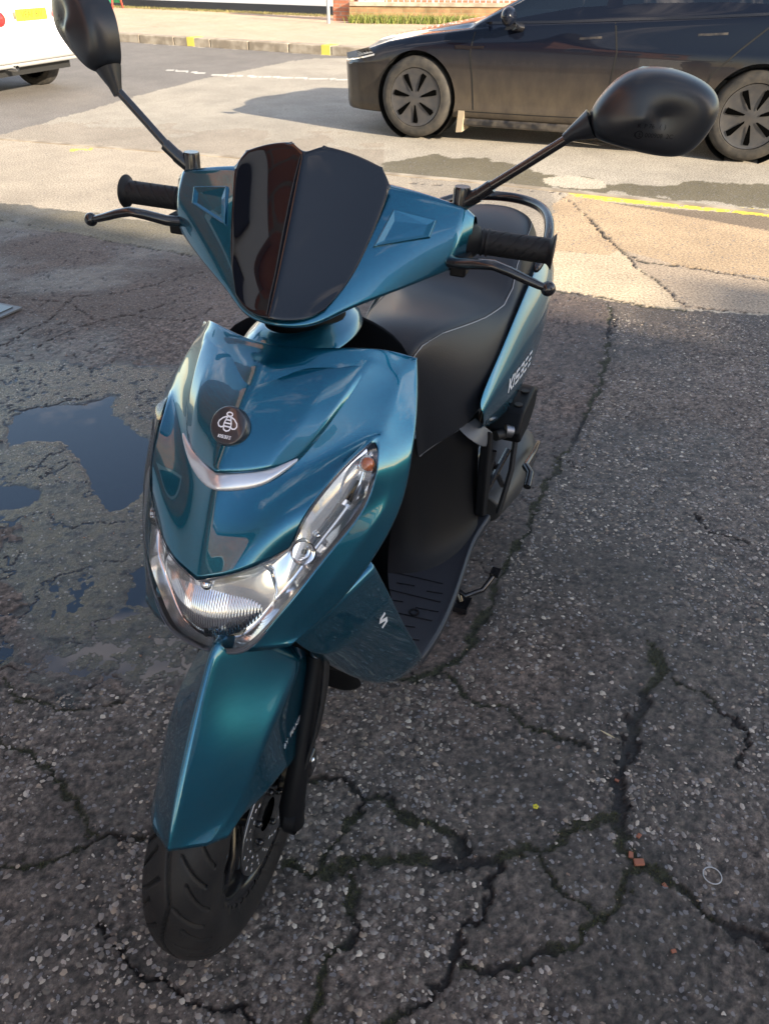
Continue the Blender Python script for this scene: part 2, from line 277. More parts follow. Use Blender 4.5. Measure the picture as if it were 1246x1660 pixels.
class MB:
    """collects simple solids into one mesh"""
    def __init__(s): s.v = []; s.f = []
    def add(s, v, f):
        n = len(s.v); s.v += [tuple(map(float, p)) for p in v]; s.f += [tuple(i + n for i in q) for q in f]; return s
    def box(s, c, d, rot=None):
        x, y, z = [k / 2 for k in d]; v = [Vector(p) for p in [(-x, -y, -z), (x, -y, -z), (x, y, -z), (-x, y, -z), (-x, -y, z), (x, -y, z), (x, y, z), (-x, y, z)]]
        if rot is not None: v = [rot @ p for p in v]
        return s.add([p + Vector(c) for p in v], [(0, 3, 2, 1), (4, 5, 6, 7), (0, 1, 5, 4), (1, 2, 6, 5), (2, 3, 7, 6), (3, 0, 4, 7)])
    def tube(s, pts, r, n=12, caps=True, squash=None):
        pts = [Vector(p) for p in pts]; rs = r if isinstance(r, (list, tuple)) else [r] * len(pts); v = []; f = []
        up = Vector((0, 0, 1)); prev = None
        for i, p in enumerate(pts):
            d = (pts[min(i + 1, len(pts) - 1)] - pts[max(i - 1, 0)]).normalized()
            a = (prev - d * prev.dot(d)) if prev else d.cross(up if abs(d.z) < .9 else Vector((1, 0, 0)))
            a.normalize(); b = d.cross(a); prev = a
            for k in range(n):
                t = 2 * math.pi * k / n; v.append(p + (a * math.cos(t) + b * math.sin(t) * (squash or 1)) * rs[i])
        for i in range(len(pts) - 1):
            for k in range(n): f.append((i * n + k, i * n + (k + 1) % n, (i + 1) * n + (k + 1) % n, (i + 1) * n + k))
        if caps: f += [tuple(range(n))[::-1], tuple((len(pts) - 1) * n + k for k in range(n))]
        return s.add(v, f)
    def lathe(s, prof, c=(0, 0, 0), ax='x', n=48, closed=False):
        v = []; f = []; m = len(prof)
        for k in range(n):
            t = 2 * math.pi * k / n
            for a, r in prof:
                p = {'x': (a, r * math.cos(t), r * math.sin(t)), 'y': (r * math.cos(t), a, r * math.sin(t)), 'z': (r * math.cos(t), r * math.sin(t), a)}[ax]
                v.append([p[i] + c[i] for i in range(3)])
        for k in range(n):
            for j in range(m if closed else m - 1): f.append((k * m + j, ((k + 1) % n) * m + j, ((k + 1) % n) * m + (j + 1) % m, k * m + (j + 1) % m))
        return s.add(v, f)
    def ball(s, c, r, n=16, sc=(1, 1, 1)):
        v = []; f = []
        for i in range(n // 2 + 1):
            a = math.pi * i / (n // 2)
            for k in range(n): t = 2 * math.pi * k / n; v.append((c[0] + r * sc[0] * math.sin(a) * math.cos(t), c[1] + r * sc[1] * math.sin(a) * math.sin(t), c[2] + r * sc[2] * math.cos(a)))
        for i in range(n // 2):
            for k in range(n): f.append((i * n + k, i * n + (k + 1) % n, (i + 1) * n + (k + 1) % n, (i + 1) * n + k))
        return s.add(v, f)
    def prism(s, poly, h, M4):
        """polygon in the xy-plane extruded 0..h along z, then placed by a 4x4 matrix"""
        n = len(poly); v = [M4 @ Vector((*p, 0)) for p in poly] + [M4 @ Vector((*p, h)) for p in poly]
        return s.add(v, [tuple(range(n))[::-1], tuple(range(n, 2 * n))] + [(i, (i + 1) % n, n + (i + 1) % n, n + i) for i in range(n)])
    def map(s, fn): s.v = [tuple(fn(Vector(p))) for p in s.v]; return s
    def build(s, name, m, parent=None, smooth=True, bevel=0, sub=0, auto=40):
        o = mesh(name, s.v, s.f, m, parent, smooth)
        if smooth and not sub:
            bm = bmesh.new(); bm.from_mesh(o.data); bmesh.ops.remove_doubles(bm, verts=bm.verts, dist=1e-6)
            for e in bm.edges:
                if len(e.link_faces) == 2 and e.calc_face_angle(0) > R(auto): e.smooth = False
            bm.to_mesh(o.data); bm.free()
        return mods(o, sub=sub, bevel=bevel)
def patch(name, quads, pts, m, parent, mirror=True, sub=2, solid=.003, crease=None, fn=None, offset=-1, vcrease=()):
    """named control points + quads -> mirrored subdivision surface; crease = list of point chains with weight"""
    idx = {}; v = []
    def key(n, sgn):
        if abs(pts[n][0]) < 1e-6: sgn = 1
        k = (n, sgn)
        if k not in idx:
            p = Vector(pts[n]); p.x *= sgn; idx[k] = len(v); v.append(p)
        return idx[k]
    f = [tuple(key(n, 1) for n in q) for q in quads]
    if mirror: f += [tuple(key(n, -1) for n in q)[::-1] for q in quads]
    if fn: v = [fn(p) for p in v]
    o = mesh(name, v, f, m, parent)
    if crease:
        me = o.data; at = me.attributes.new('crease_edge', 'FLOAT', 'EDGE'); em = {tuple(sorted(e.vertices)): e.index for e in me.edges}
        for wgt, chain in crease:
            for s in ((1, -1) if mirror else (1,)):
                for a, b in zip(chain, chain[1:]):
                    k = tuple(sorted((key(a, s), key(b, s))))
                    if k in em: at.data[em[k]].value = wgt
    if vcrease:
        at = o.data.attributes.new('crease_vert', 'FLOAT', 'POINT')
        for n in vcrease:
            for sg in (1, -1):
                if (n, sg) in idx: at.data[idx[(n, sg)]].value = 1.0
    mods(o, sub=sub, solid=solid, offset=offset)
    for m_ in o.modifiers:
        if m_.type == 'SUBSURF': m_.boundary_smooth = 'PRESERVE_CORNERS'
    return o
def gridq(rows): return [(rows[i][j], rows[i][j + 1], rows[i + 1][j + 1], rows[i + 1][j]) for i in range(len(rows) - 1) for j in range(len(rows[i]) - 1)]
def gridsurf(name, rows, m, parent, mirror=False, sub=2, solid=.003, cols=(), rws=(), wgt=.8, fn=None, closed=False, offset=-1, vcrease=()):
    names = {}; rr = []
    for i, r in enumerate(rows):
        line = []
        for j, p in enumerate(r): names[(i, j)] = p; line.append((i, j))
        if closed: line.append((i, 0))
        rr.append(line)
    cs = [(wgt, [(i, j) for i in range(len(rows))]) for j in cols] + [(wgt, [(i, j) for j in range(len(rows[i]))] + ([(i, 0)] if closed else [])) for i in rws]
    return patch(name, gridq(rr), names, m, parent, mirror, sub, solid, cs, fn, offset, vcrease)
_steer_ax = Vector((0, .47, .88)).normalized(); _so = Vector((0, .06, .236)); STEER = .109
def steer(p):
    return Matrix.Rotation(STEER, 3, _steer_ax) @ (Vector(p) - _so) + _so
def evalbvh(o):
    dg = bpy.context.evaluated_depsgraph_get(); dg.update(); ev = o.evaluated_get(dg); me = ev.to_mesh()
    vs = [v.co.copy() for v in me.vertices]; fs = [tuple(p.vertices) for p in me.polygons]; ev.to_mesh_clear()
    return BVHTree.FromPolygons(vs, fs)
def stroke(pts, wd, closed=False):
    """thick polyline -> quads in 2D"""
    v = []; f = []; n = len(pts); pts = [Vector(p) for p in pts]
    for i, p in enumerate(pts):
        a = pts[(i - 1) % n] if (closed or i) else p; b = pts[(i + 1) % n] if (closed or i < n - 1) else p
        d1 = (p - a).normalized() if (p - a).length else (b - p).normalized(); d2 = (b - p).normalized() if (b - p).length else d1
        t = (d1 + d2).normalized(); nn = Vector((-t.y, t.x)); k = wd / 2 / max(.5, nn.dot(Vector((-d1.y, d1.x))))
        v += [p + nn * k, p - nn * k]
    for i in range(n if closed else n - 1): j = (i + 1) % n; f.append((2 * i, 2 * i + 1, 2 * j + 1, 2 * j))
    return v, f
def dense(pts, step):
    o = [Vector(pts[0])]
    for a, b in zip(pts, pts[1:]):
        a = Vector(a); b = Vector(b); n = max(1, int((b - a).length / step)); o += [a.lerp(b, i / n) for i in range(1, n + 1)]
    return o
def decal(name, shapes, org, ud, vd, target, m, parent, lift=.0006, out=None):
    """flat printed strokes projected on the surface of a part"""
    org = Vector(org); ud = Vector(ud).normalized(); vd = Vector(vd); vd = (vd - ud * vd.dot(ud)).normalized(); nn = ud.cross(vd)
    bvh = evalbvh(target); V = []; F = []
    for v, f in shapes:
        b = len(V)
        for p in v:
            q = org + ud * p[0] + vd * p[1]; best = None; o_ = Vector(out) if out else Vector((.58, -.5, 1.4)) - q
            for s in ((1,) if nn.dot(o_) < 0 else (-1,)):
                h = bvh.ray_cast(q - nn * s * .12, nn * s, .24)
                if h[0] is not None and (best is None or (h[0] - q).length < (best[0] - q).length): best = (h[0], s)
            V.append(best[0] - nn * best[1] * lift if best else q)
        F += [tuple(i + b for i in q) for q in f]
    return mesh(name, V, F, m, parent, smooth=False, fix=False)
def flipside(nn, cam): return nn
def text_shapes(txt, size, step=.004):
    cu = bpy.data.curves.new('t', 'FONT'); cu.body = txt; cu.size = size; cu.align_x = 'CENTER'; cu.resolution_u = 3
    o = bpy.data.objects.new('t', cu); C.objects.link(o); dg = bpy.context.evaluated_depsgraph_get(); me = bpy.data.meshes.new_from_object(o.evaluated_get(dg))
    bpy.data.objects.remove(o); bpy.data.curves.remove(cu)
    r = ([(v.co.x, v.co.y) for v in me.vertices], [tuple(p.vertices) for p in me.polygons]); bpy.data.meshes.remove(me); return r
def kisbee(h, wd=None, st=None):
    """the seven block letters, slanted, as strokes; height h"""
    wd = wd or h * .2; x = 0; out = []; g = h * .95
    def S(*pl):
        for p in pl:
            out.append(stroke(dense([(x + a * h + b * h * .12, b * h) for a, b in p], h * .2), wd))
    S([(0, 0), (0, 1)], [(.62, 1), (.1, .5), (.62, 0)]); x += g * .88
    S([(0, 0), (0, 1)]); x += g * .33
    S([(.68, .92), (.08, .92), (.04, .5), (.64, .5), (.6, .08), (0, .08)]); x += g * .95
    S([(0, .92), (.62, .92), (.66, .5), (.12, .5)], [(.66, .5), (.62, .08), (0, .08)]); x += g * .95
    for _ in range(2):
        S([(0, .92), (.66, .92)], [(0, .5), (.6, .5)], [(0, .08), (.6, .08)]); x += g * .92
    return [([(a - x / 2, b) for a, b in v], f) for v, f in out]

# ================================================================== THE SCOOTER
bike = empty('scooter', (-.254, .781, 0), R(-22.42))
tag(bike, 'teal blue scooter parked on cracked asphalt in the foreground with black seat', 'scooter')
T = M['teal']
s = dict(S)
s.update(cT=(.095, .283, .962), dT=(.14, .305, .960))
hood_rows = [['aT', 'cT', 'dT', 'eT', 'gT'], ['a0', 'c0', 'd0', 'e0', 'g0'], ['a1', 'c1', 'd1', 'e1', 'g1']]
q = gridq(hood_rows) + gridq([['a1', 'c1', 'd1', 'e1'], ['a2', 'c2', 'd2', 'e2']]) + [('e1', 'g1', 'g2', 'f2'), ('e1', 'f2', 'e2')]
q += gridq([['a2', 'c2', 'd2', 'e2'], ['a3', 'c3', 'd3', 'e3'], ['a4', 'c4', 'd4', 'e4'], ['a5', 'c5', 'd5', 'e5']])
q += gridq([['g2', 'f2'], ['g3', 'm3'], ['g4', 'm4'], ['g5', 'm5'], ['g6', 'm6'], ['g7', 'm7'], ['g8', 'm8']])
q += gridq([['m3', 'h3'], ['m4', 'h4'], ['m5', 'h5'], ['m6', 'h6'], ['m7', 'h7'], ['m8', 'h8']]) + [('f2', 'm3', 'h3', 'e2')]
# return edge at the rear rim
for k in ('gT', 'g0', 'g1', 'g2', 'g3', 'g4', 'g5', 'g6', 'g7', 'g8'):
    a = s[k]; s[k + 'r'] = (a[0] - .012, a[1] + .016, a[2] - .002)
rim = ['gT', 'g0', 'g1', 'g2', 'g3', 'g4', 'g5', 'g6', 'g7', 'g8']
q += gridq([[k, k + 'r'] for k in rim])
a_chain = ['aT', 'a0', 'a1', 'a2', 'a3', 'a4', 'a5']
shield = patch('front_panel', q, s, T, bike, sub=3, solid=.003, crease=[
    (.9, a_chain[1:]), (.8, ['c0', 'c1', 'c2']), (.8, ['d0', 'd1', 'd2']), (.7, ['eT', 'e0', 'e1', 'f2', 'm3', 'm4', 'm5', 'm6', 'm7']), (.7, ['a0', 'c0', 'd0', 'e0']),
    (.9, rim), (1, ['a5', 'c5', 'd5', 'e5', 'e4', 'e3', 'e2']), (1, ['e2', 'h3', 'h4', 'h5', 'h6', 'h7', 'h8', 'm8', 'g8']), ], vcrease=['gT', 'e2', 'h8', 'g8', 'a5', 'e5'])
# upper hood skin standing proud of the lower hood, ending above the silver chevron
def off(p, d): return (p[0], p[1] - d * .78, p[2] + d * .62)
u = {k: off(s[k], .007) for k in ('a0', 'c0', 'd0', 'a1', 'c1', 'd1', 'a2', 'c2', 'd2')}
u['a2'] = off((0, .0885, .843), .010); u['c2'] = off((.058, .126, .843), .010); u['d2'] = off((.086, .148, .847), .006)
for k in ('a0', 'c0', 'd0'): u[k] = off(s[k], .001)
for k in ('a0', 'c0', 'd0'): u['t' + k] = off(s[k], -.008)
for k in ('d1', 'd2'): pass
u['a2b'] = off(u['a2'], -.012); u['c2b'] = off(u['c2'], -.012); u['d2b'] = off(u['d2'], -.012)
u['d1'] = off(s['d1'], .005); u['x0'] = off((.141, .293, .944), -.004); u['x1'] = off((.118, .203, .887), -.004); u['x2'] = off((.094, .155, .850), -.008)
patch('hood_panel', gridq([['a0', 'c0', 'd0', 'x0'], ['a1', 'c1', 'd1', 'x1'], ['a2', 'c2', 'd2', 'x2']]) + gridq([['a2', 'c2', 'd2'], ['a2b', 'c2b', 'd2b']]), u, T, bike, sub=3, solid=.002,
      crease=[(.9, ['a0', 'a1', 'a2']), (.9, ['c0', 'c1', 'c2']), (.9, ['d0', 'd1', 'd2']), (.9, ['a2', 'c2', 'd2'])])
# silver chevron under it
cv = {}
for n, p in (('a', (0, .0865, .840)), ('b', (.030, .105, .838)), ('c', (.055, .122, .838)), ('d', (.074, .134, .845)), ('e', (.092, .150, .853))):
    hg = {'a': .015, 'b': .015, 'c': .014, 'd': .009, 'e': .002}[n]
    cv[n + 't'] = off((p[0], p[1] + .004, p[2] + .004), .007); cv[n + 'm'] = off((p[0], p[1] - hg * .45, p[2] - hg * .5), .009); cv[n + 'b'] = off((p[0], p[1] - hg * .9, p[2] - hg), .005)
patch('chevron_trim', gridq([[k + 't', k + 'm', k + 'b'] for k in 'abcde']), cv, M['silver'], bike, sub=2, solid=.003)
# round badge with the bee and the name
bn = Vector((0, -.80, .60)).normalized(); bu = Vector((1, 0, 0)); bv = bn.cross(bu); bc = Vector(s['a1']) + bn * .009 + bv * -.002
BM = Matrix((( bu.x, bv.x, bn.x, bc.x), (bu.y, bv.y, bn.y, bc.y), (bu.z, bv.z, bn.z, bc.z), (0, 0, 0, 1)))
badge = MB().lathe([(-.009, .0265), (.003, .0265), (.0045, .0255), (.0052, .0235), (.0052, .0001)], ax='z', n=64).map(lambda p: BM @ p).build('badge', M['badge'], bike)
def ring2(pts, wd): return stroke(pts, wd, True)
def ell(cx, cy, rx, ry, n=28, rot=0): return [(cx + rx * math.cos(t) * math.cos(rot) - ry * math.sin(t) * math.sin(rot), cy + rx * math.cos(t) * math.sin(rot) + ry * math.sin(t) * math.cos(rot)) for t in [2 * math.pi * k / n for k in range(n)]]
bee = [ring2(ell(0, .0150, .0042, .0026), .0018)]
body_o = [(-.0028, .0105), (0, .0122), (.0028, .0105), (.0052, .003), (.0054, -.0025), (.004, -.0062), (0, -.0078), (-.004, -.0062), (-.0054, -.0025), (-.0052, .003)]
bee += [ring2(body_o, .0018)] + [stroke([(-.0045, y), (.0045, y)], .0019) for y in (.0072, .0028, -.0016)]
for sg in (1, -1): bee += [stroke([(sg * a, b) for a, b in [(.0030, .0118), (.0085, .0092), (.0132, .0045), (.0142, .0006), (.0122, -.0028), (.0085, -.0036), (.0058, -.0020)]], .0018)]
bee += [([(a, b - .0175) for a, b in v], f) for v, f in kisbee(.0042, .0009)]
bV = []; bF = []
for v, f in bee:
    n0 = len(bV); bV += [BM @ Vector((p[0], p[1], .0056)) for p in v]; bF += [tuple(i + n0 for i in k) for k in f]
mesh('bee_emblem', bV, bF, M['white_print'], badge, smooth=False, fix=False)

# ---- headlight cluster
def lerp(a, b, t): return tuple(a[i] + (b[i] - a[i]) * t for i in range(3))
inner = ['a5', 'c5', 'd5', 'e5', None, 'e4', 'e3', 'e2']
inn = [s['a5'], s['c5'], s['d5'], s['e5'], lerp(s['e5'], s['e4'], .45), s['e4'], s['e3'], lerp(s['e3'], s['e2'], .8)]
outr = [s['b0'], s['b1'], s['h8'], s['h7'], s['h6'], s['h5'], s['h4'], s['h3']]
def bulge(p, d): 
    k = Vector((p[0] * 2.2, -.35 + p[0] * .6, .1)).normalized(); return tuple(Vector(p) + k * d)
def lensrows(dep, tt=(0, .25, .5, .75, 1), bul=.008):
    rows = []
    for a, b in zip(inn, outr):
        row = []
        for t in tt:
            p = lerp(a, b, t); row.append(bulge(p, bul * 4 * t * (1 - t) - dep * (1 if 0 < t < 1 else .35)))
        rows.append(row)
    return rows
head = empty('headlight'); head.parent = bike
gridsurf('lens', lensrows(-.0012), M['clear'], head, mirror=True, sub=2, solid=0)
ref = gridsurf('reflector', lensrows(.026, (0, .12, .5, .88, 1), .008), M['reflector'], head, mirror=True, sub=2, solid=0, cols=(1, 3), wgt=.7, rws=(3, 6))
# hatched border strips along both lens edges
def strip(name, ln, d, wd, m, par, mir=(1, -1)):
    for sg in mir:
        v = []; f = []
        for i, (a, b) in enumerate(ln):
            t = min(1, wd / max(1e-4, (Vector(b) - Vector(a)).length)); 
            for tt in (0, t): p = bulge(lerp(a, b, tt), d); v.append((p[0] * sg, p[1], p[2]))
            if i: f.append((2 * i - 2, 2 * i - 1, 2 * i + 1, 2 * i))
        o = mesh(name, v, f, m, par); mods(o, sub=2)
strip('lens_border', [(a, b) for a, b in zip(inn, outr)], .0008, .0042, M['lens_trim'], head)
strip('lens_border', [(b, a) for a, b in zip(inn, outr)], .0010, .0065, M['lens_trim'], head)
# main bowl: ribbed lower oval, curved shroud, bulb
bx = MB()
rows = []
for i in range(7):
    t = -1 + i / 3
    rows.append([(t * .080, .030 + .036 * t * t + .006, z_ + .012 * t * t) for z_ in (.716 + .006 * t * t, .692, .660, .632, .614 + .010 * t * t)])
for i, r in enumerate(rows):
    for j in (1, 2, 3): r[j] = (r[j][0], r[j][1] + .022 - .010 * (j == 3), r[j][2])
gridsurf('main_bowl', rows, M['reflector'], head, sub=2, solid=0)
ov = []
for k in range(161):
    t = -1 + k / 80; row = []; rib_ = .0009 if k % 4 < 2 else -.0003
    for j in range(13):
        v_ = -1 + j / 6; row.append((t * .074, .020 + .034 * t * t - .010 * (1 - v_ * v_) * (1 - t * t * .5) + v_ * .012 - rib_, .659 + v_ * .036 * math.sqrt(max(0.03, 1 - t * t * .80)) + .016 * t * t))
    ov.append(row)
gridsurf('ribbed_glass', ov, M['ribbed'], head, sub=0, solid=0)
MB().tube([(-.074, .062, .652), (-.045, .024, .630), (0, .010, .622), (.045, .024, .630), (.074, .062, .652)], .0035, 8).build('bowl_rim', M['dark_metal'], head)
MB().ball((0, .030, .702), .010, 16).build('bulb', M['chrome'], head)
for sg in (1, -1):
    MB().tube([(sg * x, y, z) for x, y, z in [(.066, .058, .742), (.082, .066, .725), (.089, .064, .695), (.083, .050, .655), (.064, .028, .622)]], [.003, .006, .007, .006, .003], 10, squash=.5).build('shroud_fin', M['chrome'], head)
    # position lamp
    c = Vector((sg * .116, .098, .742)); ax = Vector((sg * .35, -.8, .45)).normalized(); Q = ax.to_track_quat('Z', 'Y').to_matrix()
    pl = MB().lathe([(.008, .0165), (.001, .0150), (-.008, .009), (-.012, .0005)], ax='z', n=28).map(lambda p: Q @ p + c).build('position_lamp', M['chrome'], head)
    MB().lathe([(.009, .0172), (.0065, .0172), (.006, .0155)], ax='z', n=28).map(lambda p: Q @ p + c).build('lamp_ring', M['dark_metal'], pl)
    MB().ball(c - ax * .002, .0045, 12).build('bulb', M['dark_metal'], pl)
    c2 = Vector((sg * .128, .118, .760)) ; MB().ball(c2, .005, 12).build('bulb', M['chrome_soft'], pl)
    # turn signal: long faceted bowl with an amber bulb at its top
    ti = []
    P0 = Vector((sg * .148, .160, .788)); P1 = Vector((sg * .171, .222, .848)); wv = Vector((sg * .5, .35, -.38)).normalized()
    nv = (P1 - P0).cross(wv).normalized(); nv = nv if nv.y < 0 else -nv
    for i in range(8):
        t = i / 7; cpt = P0.lerp(P1, t); wdt = .019 * math.sin(math.pi * (.12 + .80 * t)); row = []
        for j in range(5):
            v_ = -1 + j / 2; row.append(tuple(cpt + wv * wdt * v_ - nv * .011 * (1 - v_ * v_) * (1 + .5 * (i % 2))))
        ti.append(row)
    ts = gridsurf('turn_signal', ti, M['reflector'], head, sub=1, solid=0)
    ab = P0.lerp(P1, .74) + nv * .0005
    MB().ball(ab, .0098, 20).build('amber_bulb', M['amber'], ts)
    MB().lathe([(0, .0125), (.003, .0125), (.003, .0105)], ax='z', n=24).map(lambda p: nv.to_track_quat('Z', 'Y').to_matrix() @ p + ab - nv * .004).build('bulb_collar', M['chrome_soft'], ts)
    MB().tube([P0.lerp(P1, .1) + wv * .005 - nv * .006, P0.lerp(P1, .45) + wv * .002 - nv * .004], [.0055, .002], 8).build('reflector_fin', M['dark_metal'], ts)
MB().box((0, .12, .68), (.10, .05, .12)).build('lamp_housing', M['plastic'], head)
# lower lip under the lens
lipr = [[(p[0], p[1] - .003, p[2] + .002), (p[0] * 1.02, p[1] - .001, p[2] - .007), (p[0], p[1] + .02, p[2] - .012)] for p in (s['b0'], s['b1'], s['h8'], lerp(s['h8'], s['h7'], .5))]
gridsurf('lower_lip', lipr, M['lens_trim'], bike, mirror=True, sub=2, solid=.002)

# ---- lower side panels with the S mark
names = {}
rr = []
LP = [[(p[0] + (.009 if i == 1 and j < 3 else .004 if i == 1 else -.004 if i == 3 and j in (1, 2) else 0), p[1], p[2]) for j, p in enumerate(r)] for i, r in enumerate(LP)]
for i, r in enumerate(LP):
    rr.append([]); 
    for j, p in enumerate(r): names[(i, j)] = p; rr[-1].append((i, j))
for j in range(4): names[(9, j)] = tuple(Vector(LP[0][j]) + Vector((-.03, .02, .01)))
names[(8, 0)] = (.06, .16, .50); names[(8, 1)] = (.085, .25, .36); names[(8, 2)] = (.11, .35, .225); names[(8, 3)] = (.15, .42, .255)
rr = [[(9, j) for j in range(4)]] + rr + [[(8, j) for j in range(4)]]
side = patch('side_panel', gridq(rr), names, T, bike, sub=3, solid=.003, crease=[(1, rr[2]), (.5, rr[1]), (.7, rr[3]), (.9, rr[4]), (.8, [k[3] for k in rr])])
SS = [stroke(dense([(.62, 1.0), (.15, .95), (.02, .72), (.55, .38), (.50, .10), (.0, .0)], .1), .26)]
SS = [([((a - .3) * .023, (b - .5) * .030) for a, b in v], f) for v, f in SS]
decal('s_mark', SS, Vector((.178, .229, .522)), (.12, .75, .30), (-.2, -.25, .9), side, M['silver_print'], bike)
# belly pan and inner front fairing
gridsurf('belly_pan', [[(0, .26, .34), (.07, .24, .36), (.12, .28, .30)], [(0, .33, .20), (.10, .34, .205), (.15, .37, .235)], [(0, .60, .17), (.12, .60, .175), (.17, .60, .21)], [(0, .90, .17), (.12, .90, .18), (.15, .90, .22)]], M['plastic'], bike, mirror=True, sub=2, solid=.003)
gridsurf('inner_fender', [[(0, .10, .60), (.07, .11, .595), (.10, .10, .58)], [(0, .20, .48), (.07, .21, .47), (.10, .20, .44)], [(0, .28, .34), (.07, .27, .34), (.11, .27, .32)], [(0, .31, .22), (.07, .30, .22), (.10, .33, .23)]], M['plastic'], bike, mirror=True, sub=2, solid=.003)
gridsurf('leg_shield', [[(0, .47, .95), (.10, .44, .94), (.175, .38, .92)], [(0, .40, .80), (.10, .38, .80), (.19, .33, .80)], [(0, .42, .60), (.10, .38, .60), (.165, .26, .62)], [(0, .42, .45), (.10, .40, .45), (.17, .30, .47)], [(0, .42, .29), (.10, .41, .285), (.185, .40, .275)]], M['plastic'], bike, mirror=True, sub=2, solid=.003)

# ---- floorboard
fl = []
for p in FLO:
    x, y, z = p; fl.append([(0, y, z + .012), (x * .5, y, z + .012), (x * .90, y, z + .010), (x * .965, y, z + .014), (x, y, z + .009), (x * .995, y, z - .012), (x * .95, y, z - .03)])
fl[0] = [(0, .40, .262), (.08, .40, .262), (.165, .40, .262), (.180, .402, .266), (.188, .403, .262), (.190, .404, .245), (.18, .41, .23)]
floor = gridsurf('floorboard', fl, M['floor_rubber'], bike, mirror=True, sub=3, solid=.004, cols=(3, 4), wgt=.5)
for y, xs in [(.445, (.135, .165)), (.475, (.115, .145)), (.505, (.085, .172)), (.535, (.125, .175)), (.565, (.05, .17)), (.592, (.06, .10)), (.592, (.13, .165)), (.622, (.04, .155)), (.65, (.06, .10)), (.535, (.06, .095))]:
    for sg in (1, -1):
        decal('grip_rib', [stroke(dense([(xs[0] * sg, y), (xs[1] * sg, y + .006)], .01), .0028)], (0, 0, .29), (1, 0, 0), (0, 1, 0), floor, M['dark_metal'], bike, lift=.0012)
bo = MB(); bo.lathe([(.0, .011), (.0022, .011), (.0022, .007), (-.002, .006), (-.002, .0001)], ax='z', n=24); bo.map(lambda p: p + Vector((.128, .520, .270)))
bo.build('floor_bolt', M['dark_metal'], bike)
# wall under the seat
st = [[(0, .60, .272), (.09, .63, .272), (.14, .70, .275), (.165, .77, .284), (.176, .84, .30)],
      [(0, .655, .30), (.08, .675, .30), (.125, .74, .30), (.150, .80, .31), (.160, .86, .32)],
      [(0, .685, .40), (.06, .70, .40), (.105, .755, .40), (.140, .82, .41), (.150, .88, .42)],
      [(0, .705, .50), (.045, .72, .50), (.085, .75, .52), (.140, .81, .575), (.150, .86, .59)],
      [(0, .71, .56), (.04, .725, .56), (.075, .75, .58), (.13, .81, .61), (.14, .86, .62)]]
gridsurf('storage_panel', st, M['plastic'], bike, mirror=True, sub=3, solid=.003, rws=(0,), wgt=.3)

# ---- seat
def seatrow(y, zc, xs, zs, xm, zm, xb, zb, dy=0):
    return [(0, y, zc), (xs * .55, y, zc - .002), (xs, y, zs), (xm, y + dy * .5, zm), (xb, y + dy, zb)]
rows = [[(0, .672, .70), (.03, .675, .70), (.050, .682, .70), (.056, .70, .62), (.052, .725, .505)],
        seatrow(.662, .775, .050, .772, .064, .69, .062, .520, .075),
        seatrow(.700, .808, .062, .796, .092, .70, .085, .540, .05),
        seatrow(.760, .818, .084, .803, .125, .71, .125, .560, .03),
        seatrow(.84, .808, .103, .793, .150, .715, .160, .60, -.0),
        seatrow(.93, .795, .118, .778, .160, .730, .168, .66),
        seatrow(1.03, .785, .128, .768, .162, .755, .168, .70),
        seatrow(1.09, .800, .131, .788, .160, .765, .165, .72),
        seatrow(1.14, .846, .132, .832, .156, .785, .160, .74),
        seatrow(1.26, .884, .125, .866, .150, .82, .152, .76),
        seatrow(1.38, .888, .105, .868, .130, .83, .135, .78),
        seatrow(1.455, .872, .070, .852, .092, .82, .10, .78),
        [(0, 1.485, .83), (.04, 1.48, .82), (.06, 1.47, .81), (.07, 1.46, .80), (.07, 1.45, .77)]]
seat = gridsurf('seat', rows, M['vinyl'], bike, mirror=True, sub=3, solid=.004, cols=(2,), wgt=.35)
bv_ = evalbvh(seat)
def onseat(p, d): 
    h = bv_.find_nearest(Vector(p)); n = h[1]; n = n if n.dot(Vector((p[0], -.2, 1))) > 0 else -n; return h[0] + n * d
for sg in (1, -1):
    for dx in (0, .004):
        ln = [Vector((sg * (r[2][0] + .006 + dx), r[2][1], r[2][2] - .003)) for r in rows[1:11]]
        fine = []
        for i in range(len(ln) - 1):
            for k in range(6): fine.append(ln[i].lerp(ln[i + 1], k / 6))
        MB().tube([onseat(p, .0004) for p in fine], .0011 if dx else .0010, 5).build('stitch_seam', M['stitch'] if dx else M['rubber'], seat)
MB().tube([onseat((r[4][0], r[4][1], r[4][2] + .004), .001) for r in rows[0:6]], .0018, 6).build('piping', M['grey_plastic'], seat)

# ---- rear body
ys = [(.79, (.160, .79, .634), (.166, .80, .600), (.163, .825, .562)), (.84, (.1635, .845, .672), (.176, .85, .62), (.168, .88, .535)), (.92, (.167, .92, .705), (.188, .93, .63), (.186, .97, .525)),
      (1.02, (.169, 1.02, .750), (.195, 1.03, .665), (.198, 1.07, .560)), (1.15, (.166, 1.15, .785), (.200, 1.16, .700), (.204, 1.18, .615)), (1.28, (.158, 1.27, .800), (.195, 1.28, .735), (.190, 1.28, .68)),
      (1.42, (.135, 1.40, .805), (.165, 1.42, .76), (.16, 1.42, .72)), (1.52, (.08, 1.50, .80), (.10, 1.53, .77), (.09, 1.52, .74))]
rows = [[a, lerp(a, b, .55), b, lerp(b, c, .5), c, (c[0] - .03, c[1], c[2] - .012)] for _, a, b, c in ys]
rows = [[r[0], (r[1][0] + .010, r[1][1], r[1][2]), (r[2][0] + .005, r[2][1], r[2][2]), (r[3][0] + .006, r[3][1], r[3][2]), r[4], r[5]] for r in rows]
rearp = gridsurf('rear_side_panel', rows, T, bike, mirror=True, sub=3, solid=.003, cols=(2,), wgt=.35)
